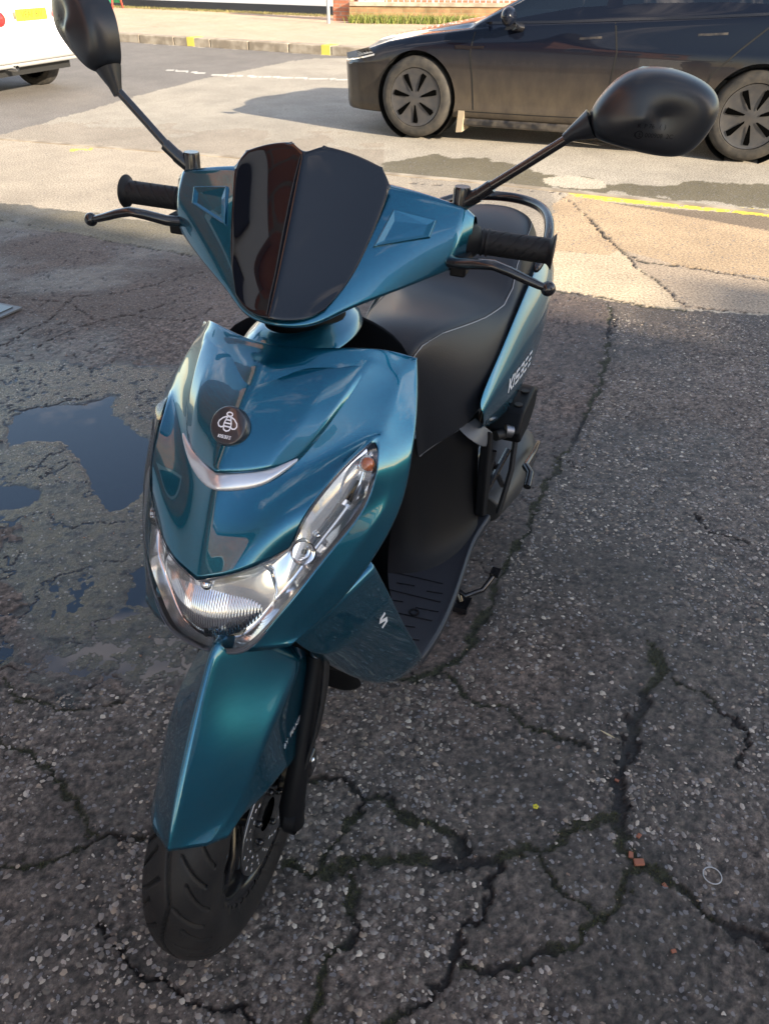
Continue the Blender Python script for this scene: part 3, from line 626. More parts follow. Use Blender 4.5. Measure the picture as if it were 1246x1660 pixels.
org = (Vector(KB[0]) + Vector(KB[1])) / 2 + Vector((.0, .0, -.006))
decal('name_mark', kisbee(.034, .0066), org + Vector((.01, -.005, -.004)), (.04, .995, .05), (.10, .30, .95), rearp, M['silver_print'], bike, lift=.0012)
for sg in (1, -1): gridsurf('rear_trim', [[(x * sg, y, z) for x, y, z in r] for r in [[(.10, .86, .60), (.162, .835, .572), (.176, .865, .540), (.176, .905, .512), (.12, .91, .52)], [(.10, .79, .585), (.154, .775, .556), (.174, .815, .520), (.176, .885, .488), (.10, .88, .49)]]], M['grey_plastic'], bike, sub=2, solid=.004)
MB().tube([(.172, 1.16, .80), (.180, 1.235, .846), (.168, 1.31, .872), (.128, 1.42, .882), (.06, 1.475, .884), (0, 1.485, .884), (-.06, 1.475, .884), (-.128, 1.42, .882), (-.168, 1.31, .872), (-.180, 1.235, .846), (-.172, 1.16, .80)], .0125, 12).build('grab_rail', M['dark_metal'], bike, sub=2)
MB().box((0, 1.5, .70), (.13, .06, .09)).build('tail_lamp', M['red_lamp'], bike, bevel=.015)
gridsurf('tail_underside', [[(0, .9, .56), (.14, .9, .54)], [(0, 1.2, .62), (.17, 1.2, .62)], [(0, 1.52, .72), (.09, 1.52, .73)]], M['plastic'], bike, mirror=True, sub=1, solid=.004)

# ---- engine, rear wheel, stand
RA = Vector((0, 1.29, .236))
def tyre(parent, c, fn, groove=True, name='tyre', NT=960, NP=134):
    th = np.linspace(0, 2 * np.pi, NT, endpoint=False); ph = np.linspace(-1, 1, NP)
    W = .058; Rr = .236; rim = .150
    TH, PH = np.meshgrid(th, ph, indexing='ij')
    a = PH * 2.35; x = W * np.sin(np.clip(a, -math.pi / 2, math.pi / 2)) * 1.0
    over = np.clip(np.abs(a) - math.pi / 2, 0, None); x = np.where(np.abs(a) > math.pi / 2, np.sign(a) * (W - .010 * (over / .78) ** 2), x)
    r = Rr - .050 * (1 - np.cos(np.clip(np.abs(a), 0, math.pi / 2))) - np.clip(over / .78, 0, 1) * (Rr - .050 - rim)
    if groove:
        t = (TH / (2 * np.pi) * 18) % 1; X = x / W
        ctr = .12 * (np.abs(((TH / (2 * np.pi) * 9) % 1) - .5) * 4 - 1)
        d1 = np.abs(X - ctr) * W
        g = np.exp(-(d1 / .0022) ** 4)
        for sg in (1, -1):
            tt = (TH / (2 * np.pi) * 18 + (.5 if sg < 0 else 0)) % 1; Xs = X * sg
            lin = .20 + 1.05 * tt; seg = (Xs > .22) & (Xs < .86)
            g = np.maximum(g, np.exp(-((Xs - lin) * W * .75 / .0020) ** 4) * seg)
            tt2 = (tt + .5) % 1; lin = .42 + .7 * tt2; seg = (Xs > .45) & (Xs < .93)
            g = np.maximum(g, np.exp(-((Xs - lin) * W * .75 / .0014) ** 4) * seg)
        r = r - .0065 * g
    V = np.stack([x + c[0], c[1] + r * np.cos(TH), c[2] + r * np.sin(TH)], -1).reshape(-1, 3)
    F = []
    for i in range(NT):
        j = (i + 1) % NT
        for k in range(NP - 1): F.append((i * NP + k, j * NP + k, j * NP + k + 1, i * NP + k + 1))
    if fn: V = [fn(p) for p in V]
    return mesh(name, V, F, M['tyre'], parent, fix=False)
rw = empty('rear_wheel', RA); rw.parent = bike
tyre(rw, (0, 0, 0), None, True, NT=480, NP=60)
MB().lathe([(-.048, .150), (-.046, .158), (-.035, .145), (.035, .145), (.046, .158), (.048, .150), (.04, .138), (-.04, .138)], n=64, closed=True).build('rim', M['dark_metal'], rw)
eng = MB(); eng.tube([(.13, .98, .24), (.13, 1.10, .25), (.13, 1.26, .25), (.13, 1.36, .24)], [.06, .085, .085, .06], 20, squash=.8).box((.09, 1.15, .24), (.10, .36, .12))
eng.build('engine_case', M['engine'], bike, bevel=.006)
MB().box((.02, .98, .30), (.20, .22, .18)).build('engine_block', M['dark_metal'], bike, bevel=.012)
AB = MB(); AB.prism([(.955, .49), (.98, .452), (1.06, .455), (1.12, .49), (1.13, .535), (1.09, .548), (.99, .535)], .100, Matrix(((0, 0, 1, .12), (1, 0, 0, 0), (0, 1, 0, 0), (0, 0, 0, 1))))
airb = AB.build('airbox', M['plastic'], bike, bevel=.008)
for y_, z_ in ((1.01, .5385), (1.07, .5465)):
    MB().lathe([(0, .010), (.002, .010), (.002, .0001)], ax='z', n=20).map(lambda p: p + Vector((.200, y_, z_))).build('screw_recess', M['black_ink'], airb)
MB().tube([(.17, .93, .49), (.195, .97, .485), (.205, 1.0, .47)], .012, 12).build('intake_hose', M['rubber'], bike)
MB().tube([(.185, .955, .495), (.200, .965, .49)], .015, 14).build('hose_clip', M['steel'], bike)
MB().tube([(.20, 1.02, .44), (.208, .97, .38), (.205, .93, .33), (.20, .91, .29)], .007, 8).build('cable', M['rubber'], bike)
k_ = MB(); k_.tube([(.215, 1.26, .30), (.225, 1.16, .33), (.225, 1.06, .345)], .008, 10).tube([(.225, 1.06, .345), (.245, 1.03, .345), (.248, .99, .33)], .010, 10)
k_.build('kickstart_lever', M['dark_metal'], bike)
MB().prism([(.84, .32), (.875, .30), (.885, .42), (.87, .53), (.85, .545), (.838, .46)], .022, Matrix(((0, 0, 1, .158), (1, 0, 0, 0), (0, 1, 0, 0), (0, 0, 0, 1)))).build('footpeg', M['plastic'], bike, bevel=.004)
for (a, b) in (((.15, .90, .28), (.17, .93, .45)), ((.15, .93, .45), (.18, 1.02, .30)), ((.16, .92, .33), (.19, 1.0, .42))):
    MB().tube([a, b], .008, 8).build('frame_tube', M['dark_metal'], bike)
stn = MB(); stn.tube([(.07, .93, .16), (.10, .90, .10), (.125, .865, .045), (.135, .86, .022)], .010, 10).tube([(-.07, .93, .16), (-.10, .90, .10), (-.125, .865, .045), (-.135, .86, .022)], .010, 10)
stn.tube([(.115, .865, .060), (.150, .85, .052), (.185, .885, .055), (.200, .93, .072)], .007, 10).box((.203, .94, .078), (.024, .03, .010)).box((.135, .86, .010), (.05, .05, .018)).box((-.135, .86, .010), (.05, .05, .018)).tube([(.07, .93, .16), (-.07, .93, .16)], .012, 10)
stn.build('centre_stand', M['dark_metal'], bike)

# ---- front wheel, fork, fender (steered)
fw = empty('front_wheel'); fw.parent = bike
tyre(fw, (0, 0, .236), steer)
MB().lathe([(-.048, .152), (-.046, .158), (-.036, .148), (-.03, .143), (.03, .143), (.036, .148), (.046, .158), (.048, .152), (.044, .140), (.036, .134), (-.036, .134), (-.044, .140)], (0, 0, .236), n=96, closed=True).map(steer).build('rim', M['dark_metal'], fw)
sp = MB()
for k in range(5):
    t = 2 * math.pi * k / 5 + .5
    for dt in (-.16, .16):
        A = Vector((.0, .028 * math.cos(t + dt * 2), .236 + .028 * math.sin(t + dt * 2))); B_ = Vector((.006, .142 * math.cos(t + dt), .236 + .142 * math.sin(t + dt)))
        sp.tube([A, A.lerp(B_, .5) + Vector((.008, 0, 0)), B_], [.011, .008, .011], 8, squash=.8)
sp.lathe([(-.045, .022), (-.045, .030), (.045, .030), (.045, .022)], (0, 0, .236), n=32)
sp.map(steer).build('spokes', M['dark_metal'], fw)
# brake disc with drilled holes
NR, NA = 16, 240; v = []; f = []
for i in range(NR):
    r = .058 + .040 * i / (NR - 1)
    for k in range(NA):
        t = 2 * math.pi * k / NA; v.append(steer((.052, r * math.cos(t), .236 + r * math.sin(t))))
holes = [(r0, 2 * math.pi * (k + ph) / 16) for r0, ph in ((.069, 0), (.079, .33), (.089, .66)) for k in range(16)]
for i in range(NR - 1):
    for k in range(NA):
        r = .058 + .040 * (i + .5) / (NR - 1); t = 2 * math.pi * (k + .5) / NA
        if any(math.hypot(r * math.cos(t) - a * math.cos(b), r * math.sin(t) - a * math.sin(b)) < .0034 for a, b in holes): continue
        f.append((i * NA + k, i * NA + (k + 1) % NA, (i + 1) * NA + (k + 1) % NA, (i + 1) * NA + k))
mods(mesh('brake_disc', v, f, M['steel'], fw, fix=False), solid=.004)
dc = MB().lathe([(.040, .028), (.050, .050), (.052, .062), (.056, .062), (.056, .028)], (0, 0, .236), n=40)
for k in range(5): t = 2 * math.pi * k / 5; dc.ball((.058, .045 * math.cos(t), .236 + .045 * math.sin(t)), .006, 10)
dc.map(steer).build('disc_carrier', M['dark_metal'], fw)
for sg in (1, -1):
    lf = MB(); x = sg * .094
    lf.tube([(x, .012, .215), (x, .012, .255), (x, .05, .33), (x, .095, .42), (x, .135, .495)], [.021, .021, .017, .0155, .015], 20)
    lf.lathe([(x - .004 * sg, .028), (x + .014 * sg, .028)], (0, .010, .236), n=24)
    lf.map(steer).build('fork_leg', M['plastic'], bike)
    MB().tube([(x, .130, .485), (x, .19, .60)], .0125, 20).map(steer).build('fork_tube', M['steel'], bike)
MB().lathe([(.095, .0), (.095, .010), (.108, .010), (.109, .008), (.109, .0001)], (0, .010, .236), n=6).map(steer).build('axle_nut', M['chrome_soft'], bike, smooth=False)
ca = MB(); ca.box((.078, .075, .285), (.045, .05, .085), Matrix.Rotation(-.5, 3, 'X')).box((.100, .075, .30), (.020, .035, .05)); ca.map(steer).build('brake_caliper', M['dark_metal'], bike, bevel=.007)
MB().ball((.108, .07, .315), .006, 10).map(steer).build('caliper_bolt', M['chrome_soft'], bike)
MB().tube([steer((.105, .085, .34)), steer((.112, .10, .40)), steer((.115, .14, .50)), (.09, .17, .60)], .0058, 10).build('brake_hose', M['rubber'], bike, sub=1)
MB().tube([steer((.10, .03, .30)), steer((.118, .06, .38)), steer((.12, .12, .50)), (.10, .16, .60)], .0038, 8).build('speedometer_cable', M['rubber'], bike, sub=1)
ff = dict(F)
for k, d in (('A0', .002), ('A1', .002), ('A2', .004), ('A3', .008), ('B0', -.001), ('B1', .0), ('B2', .004), ('B3', .010), ('B4', .010), ('K0', .003), ('K1', .003), ('K2', .008), ('K3', .012)): ff[k] = (ff[k][0] + d, ff[k][1], ff[k][2])
for k in ('r4', 'B4', 'r3', 'B3', 'K3'): ff[k] = (ff[k][0], ff[k][1] - .010, ff[k][2] + .003)
ff['A4'] = tuple(Vector(lerp(ff['r4'], ff['B4'], .62)) + Vector((.003, -.006, .003))); ff['r00'] = (0, .0, .655); ff['A00'] = (.078, .12, .53); ff['B00'] = (.086, .16, .45)
ff['K4'] = (.050, -.118, .378); ff['K00'] = (.087, .165, .38)
for k in '0123': ff['q' + k] = tuple(Vector(lerp(ff['r' + k], ff['A' + k], .5)) + Vector((.002, -.003, .004)))
ff['q00'] = tuple(Vector(lerp(ff['r00'], ff['A00'], .5)) + Vector((.002, -.003, .004))); ff['q4'] = lerp(ff['r4'], ff['A4'], .5)
# the side skirt: two rows only between top and K2
lines = [['r00', 'q00', 'A00', 'B00', 'K00'], ['r0', 'q0', 'A0', 'B0', 'K0']]
fq = gridq([['r00', 'q00', 'A00', 'B00', 'K00'], ['r0', 'q0', 'A0', 'B0', 'K0'], ['r1', 'q1', 'A1', 'B1', 'K1'], ['r2', 'q2', 'A2', 'B2', 'K2'], ['r3', 'q3', 'A3', 'B3', 'K3'], ['r4', 'q4', 'A4', 'B4', 'K4']])
for k in '0123': 
    a = Vector(ff['A' + k]); b = Vector(ff['B' + k])
fender = patch('front_fender', fq, ff, T, bike, sub=3, solid=.003, fn=steer, vcrease=['r4', 'B4', 'K4', 'K2', 'K1', 'B0'], crease=[(.9, ['r00', 'r0', 'r1', 'r2', 'r3', 'r4']), (.95, ['A00', 'A0', 'A1', 'A2', 'A3', 'A4']), (1, ['B00', 'B0', 'B1', 'B2', 'B3', 'B4']), (1, ['r4', 'q4', 'A4', 'B4', 'K4', 'K3', 'K2', 'K1', 'K0', 'K00'])])
a_ = steer(Vector(BYP[0])); b_ = steer(Vector(BYP[1]))
ts_ = text_shapes('BY  PEUGEOT', .0135)
decal('maker_mark', [ts_], a_.lerp(b_, .36) + Vector((0, 0, -.004)), b_ - a_, (.25, -.1, 1), fender, M['silver_print'], bike, lift=.0012)

# ---- handlebar cover (steered)
sec = [
    [(0, .362, 1.170), (0, .300, 1.100), (0, .248, 1.035), (0, .216, 1.004), (0, .27, .985), (0, .42, 1.02), (0, .45, 1.09), (0, .42, 1.15)],
    [(.055, .368, 1.166), (.055, .308, 1.100), (.053, .260, 1.037), (.050, .234, 1.003), (.05, .29, .988), (.06, .42, 1.02), (.06, .45, 1.09), (.06, .43, 1.15)],
    [(.108, .378, 1.160), (.104, .328, 1.115), (.092, .284, 1.062), (.083, .262, 1.024), (.09, .31, 1.015), (.10, .42, 1.03), (.11, .45, 1.09), (.11, .43, 1.15)],
    [(.160, .384, 1.152), (.158, .345, 1.115), (.150, .315, 1.075), (.140, .298, 1.045), (.145, .335, 1.038), (.15, .42, 1.05), (.155, .445, 1.09), (.16, .425, 1.14)],
    [(.207, .390, 1.140), (.208, .368, 1.115), (.206, .355, 1.088), (.200, .350, 1.067), (.205, .37, 1.062), (.21, .41, 1.065), (.21, .435, 1.09), (.21, .415, 1.135)],
    [(.220, .398, 1.128), (.221, .390, 1.11), (.221, .388, 1.095), (.219, .388, 1.080), (.22, .395, 1.075), (.222, .41, 1.075), (.222, .425, 1.09), (.222, .415, 1.125)]]
hb = gridsurf('handlebar_cover', sec, T, bike, mirror=True, sub=3, solid=0, closed=True, cols=(0, 3), rws=(4,), wgt=.7, fn=steer)
# raised trapezoid panels on the cover
cvb = evalbvh(hb)
def proj(p, bvh, n=Vector((0, -.8, .5)), d=.0):
    h = bvh.ray_cast(Vector(p) + n.normalized() * .06, -n.normalized(), .15); return (h[0] if h[0] else Vector(p)) + n.normalized() * d
for sg in (1, -1):
    cs = [steer((p[0] * sg, p[1], p[2])) for p in REC]
    nrm = steer((sg * .2, -.8, .55)) - steer((0, 0, 0))
    topc = [proj(c, cvb, nrm, .001) for c in cs]; mid = sum(topc, Vector()) / 4
    v = [proj(c, cvb, nrm, -.004) for c in cs] + [c.lerp(mid, .10) + nrm.normalized() * .0045 for c in topc] + [c.lerp(mid, .34) + nrm.normalized() * .0020 for c in topc]
    v[8] = v[8] + (v[11] - v[8]) * .25; v[9] = v[9] + (v[10] - v[9]) * .2
    o = mesh('vent_panel', v, [(0, 1, 5, 4), (1, 2, 6, 5), (2, 3, 7, 6), (3, 0, 4, 7), (4, 5, 9, 8), (5, 6, 10, 9), (6, 7, 11, 10), (7, 4, 8, 11), (8, 9, 10, 11)], T, bike, smooth=False)
    mods(o, bevel=.0012)
# collar between the cover and the hood
col = []
for k in range(17):
    t = math.pi * (-.5 + k / 16 * 1.0) 
for zz, hw, yf, yb in ((.944, .082, .228, .47), (.955, .073, .241, .47), (.966, .060, .257, .46), (.972, .050, .275, .45)):
    row = []
    for k in range(16):
        t = 2 * math.pi * k / 16; cx = math.sin(t); cy = -math.cos(t)
        row.append((hw * (abs(cx) ** .8) * (1 if cx > 0 else -1), (yf + yb) / 2 + (yb - yf) / 2 * cy, zz + .018 * (.5 - .5 * cy) * 0))
    col.append(row)
gridsurf('steering_collar', col, T, bike, sub=2, solid=.003, closed=True, rws=(1, 2), wgt=.7)
MB().tube([(0, .36, .93), (0, .37, 1.05)], [.060, .055], 24).build('steering_neck', M['plastic'], bike)  # teal part coloured black, putting the shade under the cover into its colour
# windscreen
wr = [[(0, .214, 1.018), (.024, .221, 1.015), (.046, .236, 1.017), (.063, .255, 1.026)],
      [(0, .236, 1.048), (.032, .243, 1.046), (.062, .254, 1.048), (.084, .270, 1.056)],
      [(0, .262, 1.088), (.035, .271, 1.087), (.070, .283, 1.086), (.096, .298, 1.088)],
      [(0, .290, 1.128), (.038, .301, 1.130), (.075, .318, 1.131), (.106, .336, 1.132)],
      [(0, .318, 1.166), (.038, .333, 1.170), (.076, .352, 1.168), (.112, .366, 1.164)],
      [(0, .341, 1.197), (.022, .350, 1.206), (.060, .368, 1.198), (.097, .381, 1.184)]]
wr = [[(p[0], -.5083 + .534 * p[0] - .91 * p[0] ** 2 + .7095 * p[2] + .004 * math.sin((p[2] - 1.02) / .18 * math.pi) , p[2] + (.004 if i == 0 else 0)) for p in r] for i, r in enumerate(wr)]
wsn = gridsurf('windscreen', [[(p[0], p[1] - .006, p[2] - .002) for p in r] for r in wr], M['screen'], bike, mirror=True, sub=3, solid=.0035, cols=(0, 3), rws=(0, 5), wgt=.72, fn=steer, vcrease=[(0, 3), (4, 3), (5, 3), (5, 1), (5, 0), (0, 0)])
# grips, levers, mirrors
for sg in (1, -1):
    def X(p): return steer((p[0] * sg, p[1], p[2]))
    g = MB(); A = Vector((.215, .425, 1.088)); 
    prof = [(0, .016), (.0, .021), (.006, .0225), (.012, .0205), (.022, .0205)]
    NG = 96; v = []; f = []; Lg = .112; NL = 90
    for i in range(NL + 1):
        t = i / NL; x = .218 + Lg * t
        rr_ = .0170 + (.0030 if t < .06 else 0) + (.002 if .10 < t < .13 or .17 < t < .2 else 0) + max(0, (t - .93) / .07) ** 1.5 * .0075
        for k in range(NG):
            a = 2 * math.pi * k / NG; ph = (a * 3 / (2 * math.pi) * 2 + t * 9) % 1; seg = (t * 5 + (k * 6 // NG) * .5) % 1
            gr = .0011 if (.22 < t < .92 and ph < .16 and .12 < seg < .88) else 0
            v.append(X((x, .425 + (rr_ - gr) * math.cos(a), 1.088 + (rr_ - gr) * math.sin(a))))
    for i in range(NL):
        for k in range(NG): f.append((i * NG + k, i * NG + (k + 1) % NG, (i + 1) * NG + (k + 1) % NG, (i + 1) * NG + k))
    f.append(tuple(NL * NG + k for k in range(NG))); f.append(tuple(range(NG))[::-1])
    o = mesh('grip', v, f, M['rubber'], bike)
    sw = MB().tube([(.196, .40, 1.095), (.212, .418, 1.09), (.222, .425, 1.088)], [.030, .026, .020], 20).box((.212, .385, 1.070), (.022, .05, .028)).map(X); sw.build('switch_housing', M['plastic'], bike, bevel=.003)
    lv = [Vector(p) for p in LEV]
    le = MB().tube([(.192, .372, 1.070)] + [tuple(p) for p in lv], [.012, .011, .010, .0095, .009, .0085, .008, .0072, .006], 12, squash=.75).ball(lv[-1], .0098, 16).map(X)
    le.build('brake_lever', M['dark_metal'], bike)
    mi = empty('mirror'); mi.parent = bike
    MB().lathe([(1.128, .0115), (1.160, .0115), (1.163, .0105), (1.163, .0001)], (.199, .403, 0), 'z', 24).tube([(.199, .403, 1.140), (.222, .401, 1.156)], .0095, 12).map(X).build('mirror_base', M['dark_metal'], mi)
    stp = [Vector(p) for p in STEM]
    if sg < 0: stp[3] += Vector((-.024, 0, -.004)); stp[2] += Vector((-.012, 0, -.002))
    MB().tube([(.222, .401, 1.156), (.238, .400, 1.169)], .0085, 14).tube([stp[1], stp[2], stp[3]], [.0058, .0058, .0058], 14).map(X).build('mirror_stem', M['dark_metal'], mi)
    nk = Vector((.331, .40, 1.242)); X0 = X
    if sg < 0:
        def X(p, X0=X0):
            q = Matrix.Rotation(R(24), 3, 'Z') @ (Matrix.Rotation(R(-32), 3, 'Y') @ (Vector(p) - nk)) + nk + Vector((-.024, 0, -.004)); return X0(q)
    MB().tube([nk - Vector((.010, 0, .008)), nk, Vector((.350, .400, 1.2535))], [.0062, .0095, .018], 16).map(X).build('mirror_neck', M['mirror_plastic'], mi)
    oc = Vector((.4185, 1.271)); outl = [Vector((.331 + (p[0] - .331) * 1.05, 1.262 + (p[1] - 1.262) * 1.04)) for p in MO]; n = len(outl)
    rws = []
    for sc, dy in ((1.0, .022), (1.0, .010), (.975, -.003), (.90, -.0135), (.76, -.0205), (.54, -.0245), (.30, -.0262), (.12, -.0266)):
        rws.append([(oc.x + (p.x - oc.x) * sc, .40 + dy + (p.x - oc.x) * .10, oc.y + (p.y - oc.y) * sc) for p in outl])
    sh = gridsurf('mirror_shell', rws + [[(oc.x + (p.x - oc.x) * .002, .3734, oc.y + (p.y - oc.y) * .01) for p in outl]], M['mirror_plastic'], mi, sub=2, solid=0, closed=True, rws=(0,), fn=X)
    v = [X((oc.x + (p.x - oc.x) * .985, .4205 + (p.x - oc.x) * .10, oc.y + (p.y - oc.y) * .985)) for p in outl]
    mesh('mirror_glass', v, [tuple(range(n))], M['chrome'], mi, smooth=False)
    og = X((.424, .37, 1.250)); uu = X((.43, .37, 1.250)) - X((.424, .37, 1.250)); uu = uu * sg; vv = X((.424, .37, 1.26)) - X((.424, .37, 1.250))
    sh_t = [text_shapes('L E  000908  2C', .0068), ring2(ell(-.0165, .0022, .0042, .0042, 20), .0008)]
    sh_t += [([(a - .004, b + .010) for a, b in vs_], fs_) for vs_, fs_ in [text_shapes('R  P 76   (  )', .0065)]]
    decal('relief_mark', sh_t, og, uu, vv, sh, M['plastic'], sh, lift=.0005)

# ================================================================== THE GROUND
rng = np.random.default_rng(7)
RC = np.array([.274, 7.981]); RU = np.array([math.cos(R(-21.35)), math.sin(R(-21.35))]); RV = np.array([-RU[1], RU[0]])
def rf(u, v, z=0): p = RC + RU * u + RV * v; return (float(p[0]), float(p[1]), z)
def vnoise(x, y, sc, seed=0, octs=4, gain=.5):
    out = np.zeros_like(x); amp = 1; tot = 0; r = np.random.default_rng(seed)
    for o in range(octs):
        g = r.random((128, 128)); X = x * sc + 31.7 * o; Y = y * sc + 17.3 * o
        xi = np.floor(X).astype(int); yi = np.floor(Y).astype(int); fx = X - xi; fy = Y - yi; fx = fx * fx * (3 - 2 * fx); fy = fy * fy * (3 - 2 * fy)
        a = g[xi % 128, yi % 128]; b = g[(xi + 1) % 128, yi % 128]; c = g[xi % 128, (yi + 1) % 128]; d = g[(xi + 1) % 128, (yi + 1) % 128]
        out += amp * ((a * (1 - fx) + b * fx) * (1 - fy) + (c * (1 - fx) + d * fx) * fy); tot += amp; amp *= gain; sc *= 2.03
    return out / tot
def inpoly(x, y, poly):
    c = np.zeros(x.shape, bool); n = len(poly)
    for i in range(n):
        x1, y1 = poly[i]; x2, y2 = poly[(i + 1) % n]
        if y1 == y2: continue
        c ^= ((y1 > y) != (y2 > y)) & (x < (x2 - x1) * (y - y1) / (y2 - y1) + x1)
    return c
def linedist(x, y, pts):
    d = np.full(x.shape, 9.)
    for (x1, y1), (x2, y2) in zip(pts, pts[1:]):
        m = (x > min(x1, x2) - .12) & (x < max(x1, x2) + .12) & (y > min(y1, y2) - .12) & (y < max(y1, y2) + .12)
        if not m.any(): continue
        px = x[m] - x1; py = y[m] - y1; dx, dy = x2 - x1, y2 - y1; t = np.clip((px * dx + py * dy) / (dx * dx + dy * dy + 1e-12), 0, 1)
        d[m] = np.minimum(d[m], np.hypot(px - t * dx, py - t * dy))
    return d
def polydist(x, y, poly): return linedist(x, y, list(poly) + [poly[0]])
yr = [-.35]
while yr[-1] < 34: yr.append(yr[-1] + .0030 + .00065 * yr[-1] ** 2 - (0 if yr[-1] < 9 else 0))
yr = np.array(yr); NXG = 590; sx = np.linspace(-1, 1, NXG)
GY, GS = np.meshgrid(yr, sx, indexing='ij'); GX = GS * (.46 * GY + .80) - .02
x0, y0 = GX.ravel(), GY.ravel()
wx = x0 + (vnoise(x0, y0, 9, 1) - .5) * .07 + (vnoise(x0, y0, 60, 2, 2) - .5) * .016; wy = y0 + (vnoise(x0, y0, 9, 3) - .5) * .07 + (vnoise(x0, y0, 60, 4, 2) - .5) * .016
def side(x, y, line): # positive beyond the polyline (larger y)
    xs = [p[0] for p in line]; ys_ = [p[1] for p in line]; sl0 = (ys_[1] - ys_[0]) / (xs[1] - xs[0]); sl1 = (ys_[-1] - ys_[-2]) / (xs[-1] - xs[-2])
    yy = np.interp(x, xs, ys_); yy = np.where(x < xs[0], ys_[0] + (x - xs[0]) * sl0, yy); yy = np.where(x > xs[-1], ys_[-1] + (x - xs[-1]) * sl1, yy); return y - yy
fd = np.array(FK[1]) - np.array(FK[0]); FKL = [tuple(np.array(FK[0]) - fd * 2.2), FK[0], FK[1], tuple(np.array(FK[1]) + fd * 2.2)]
sPV = side(wx, wy, PV); sNK = side(x0, y0, NK); sFK = side(x0, y0, FKL) - .13
N = len(x0); col = np.zeros((N, 3)); h = np.zeros(N); chip = np.zeros(N); wet = np.zeros(N); fine = np.ones(N)
n1 = vnoise(x0, y0, 1.6, 11); n2 = vnoise(x0, y0, 7, 12); n3 = vnoise(x0, y0, 30, 13, 3); n4 = vnoise(x0, y0, 3.1, 14, 5, .62)
def put(mask, c, ch=0, wt=0):
    col[mask] = c; chip[mask] = ch; wet[mask] = wt
fore = sPV < 0
put(fore, (.108, .087, .073), 1)
old = fore & inpoly(wx, wy, Z['oldL']); put(old, (.108, .082, .069), .45)
put(inpoly(wx, wy, Z['green']) , (.15, .13, .09), .3)
pav = (sPV >= 0) & (sNK < 0); put(pav, (.36, .305, .235), .1)
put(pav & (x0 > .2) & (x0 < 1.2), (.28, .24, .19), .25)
put(inpoly(wx, wy, Z['gold']), (.40, .29, .18), .55)
put(inpoly(wx, wy, Z['apron']), (.48, .38, .26), .05); put(inpoly(wx, wy, Z['apron2']), (.36, .28, .20), .15)
road = (sNK >= 0) & (sFK < 0); put(road, (.335, .30, .245), .1)
tar = road & inpoly(x0 + (n2 - .5) * .25, y0 + (n2 - .5) * .5, Z['tarmac']); put(tar, (.17, .155, .14), .35)
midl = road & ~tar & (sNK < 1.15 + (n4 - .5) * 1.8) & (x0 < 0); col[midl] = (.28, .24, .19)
gut = inpoly(wx + (n2 - .5) * .3, wy + (n2 - .5) * .25, Z['gutter']) & road; put(gut, (.15, .13, .085), .6, .2)
put(inpoly(wx, wy, Z['gpatch']), (.42, .37, .29), 0)
far = sFK >= 0; put(far, (.50, .36, .255), .05)
fs = far & (n4 > .56); col[fs] = (.45, .34, .25)
brn = inpoly(x0, y0, Z['brown']); put(brn, (.17, .13, .09), 0)
yel = inpoly(x0 + (n3 - .5) * .01, y0 + (n3 - .5) * .04, Z['yellow']) & (n3 > .33); put(yel, (.62, .50, .06), 0)
yl2 = inpoly(x0, y0, Z['yell2']) & (n3 > .42); put(yl2, (.55, .46, .08), 0)
for k in WL:
    m = (linedist(x0, y0, [tuple((np.array(k[0]) + k[3]) / 2), tuple((np.array(k[1]) + k[2]) / 2)]) < .055) & (n3 > .36); put(m, (.62, .60, .54), 0)
# broad stains and tone changes
tone = 1 + (n1 - .5) * .55 + (n4 - .5) * .5 + (n2 - .5) * .25
tone = np.where(road | pav | far, 1 + (n1 - .5) * .25 + (n4 - .5) * .38 + (n2 - .5) * .18, tone)
col *= tone[:, None]
# oil stain in the middle of the forecourt, reddish grit near the scooter
st_ = np.exp(-(((x0 - .45) / .32) ** 2 + ((y0 - 1.45) / .42) ** 2)) * fore * (.4 + n4); col *= (1 - .35 * np.clip(st_, 0, 1))[:, None]
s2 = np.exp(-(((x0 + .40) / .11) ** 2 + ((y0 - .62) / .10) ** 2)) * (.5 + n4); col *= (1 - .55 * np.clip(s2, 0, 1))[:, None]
rd = np.exp(-(((x0 - .10) / .22) ** 2 + ((y0 - 1.35) / .30) ** 2)) * fore; col = col * (1 - .5 * rd[:, None]) + np.array([.095, .058, .045]) * .5 * rd[:, None]
# micro relief
h += (n2 - .5) * .006 * fore + (n3 - .5) * .0035 * fore + (n1 - .5) * .010 * fore
h += (n3 - .5) * .0015 * (~fore)
nr = fore & (y0 < 3.5); g1_ = vnoise(x0[nr], y0[nr], 120, 61, 3, .6); g2_ = vnoise(x0[nr], y0[nr], 55, 62, 3, .6)
wz = inpoly(x0[nr], y0[nr], Z['wet']); h[nr] += ((g1_ - .5) * .0042 + (g2_ - .5) * .0040) * np.where(wz, .6, 1); gt = np.clip(1 + (g1_ - .5) * 2.2 + (g2_ - .5) * 1.6, .35, 2.0); col[nr] *= gt[:, None]
h[old] += (vnoise(x0[old], y0[old], 16, 21, 4, .6) - .5) * .008
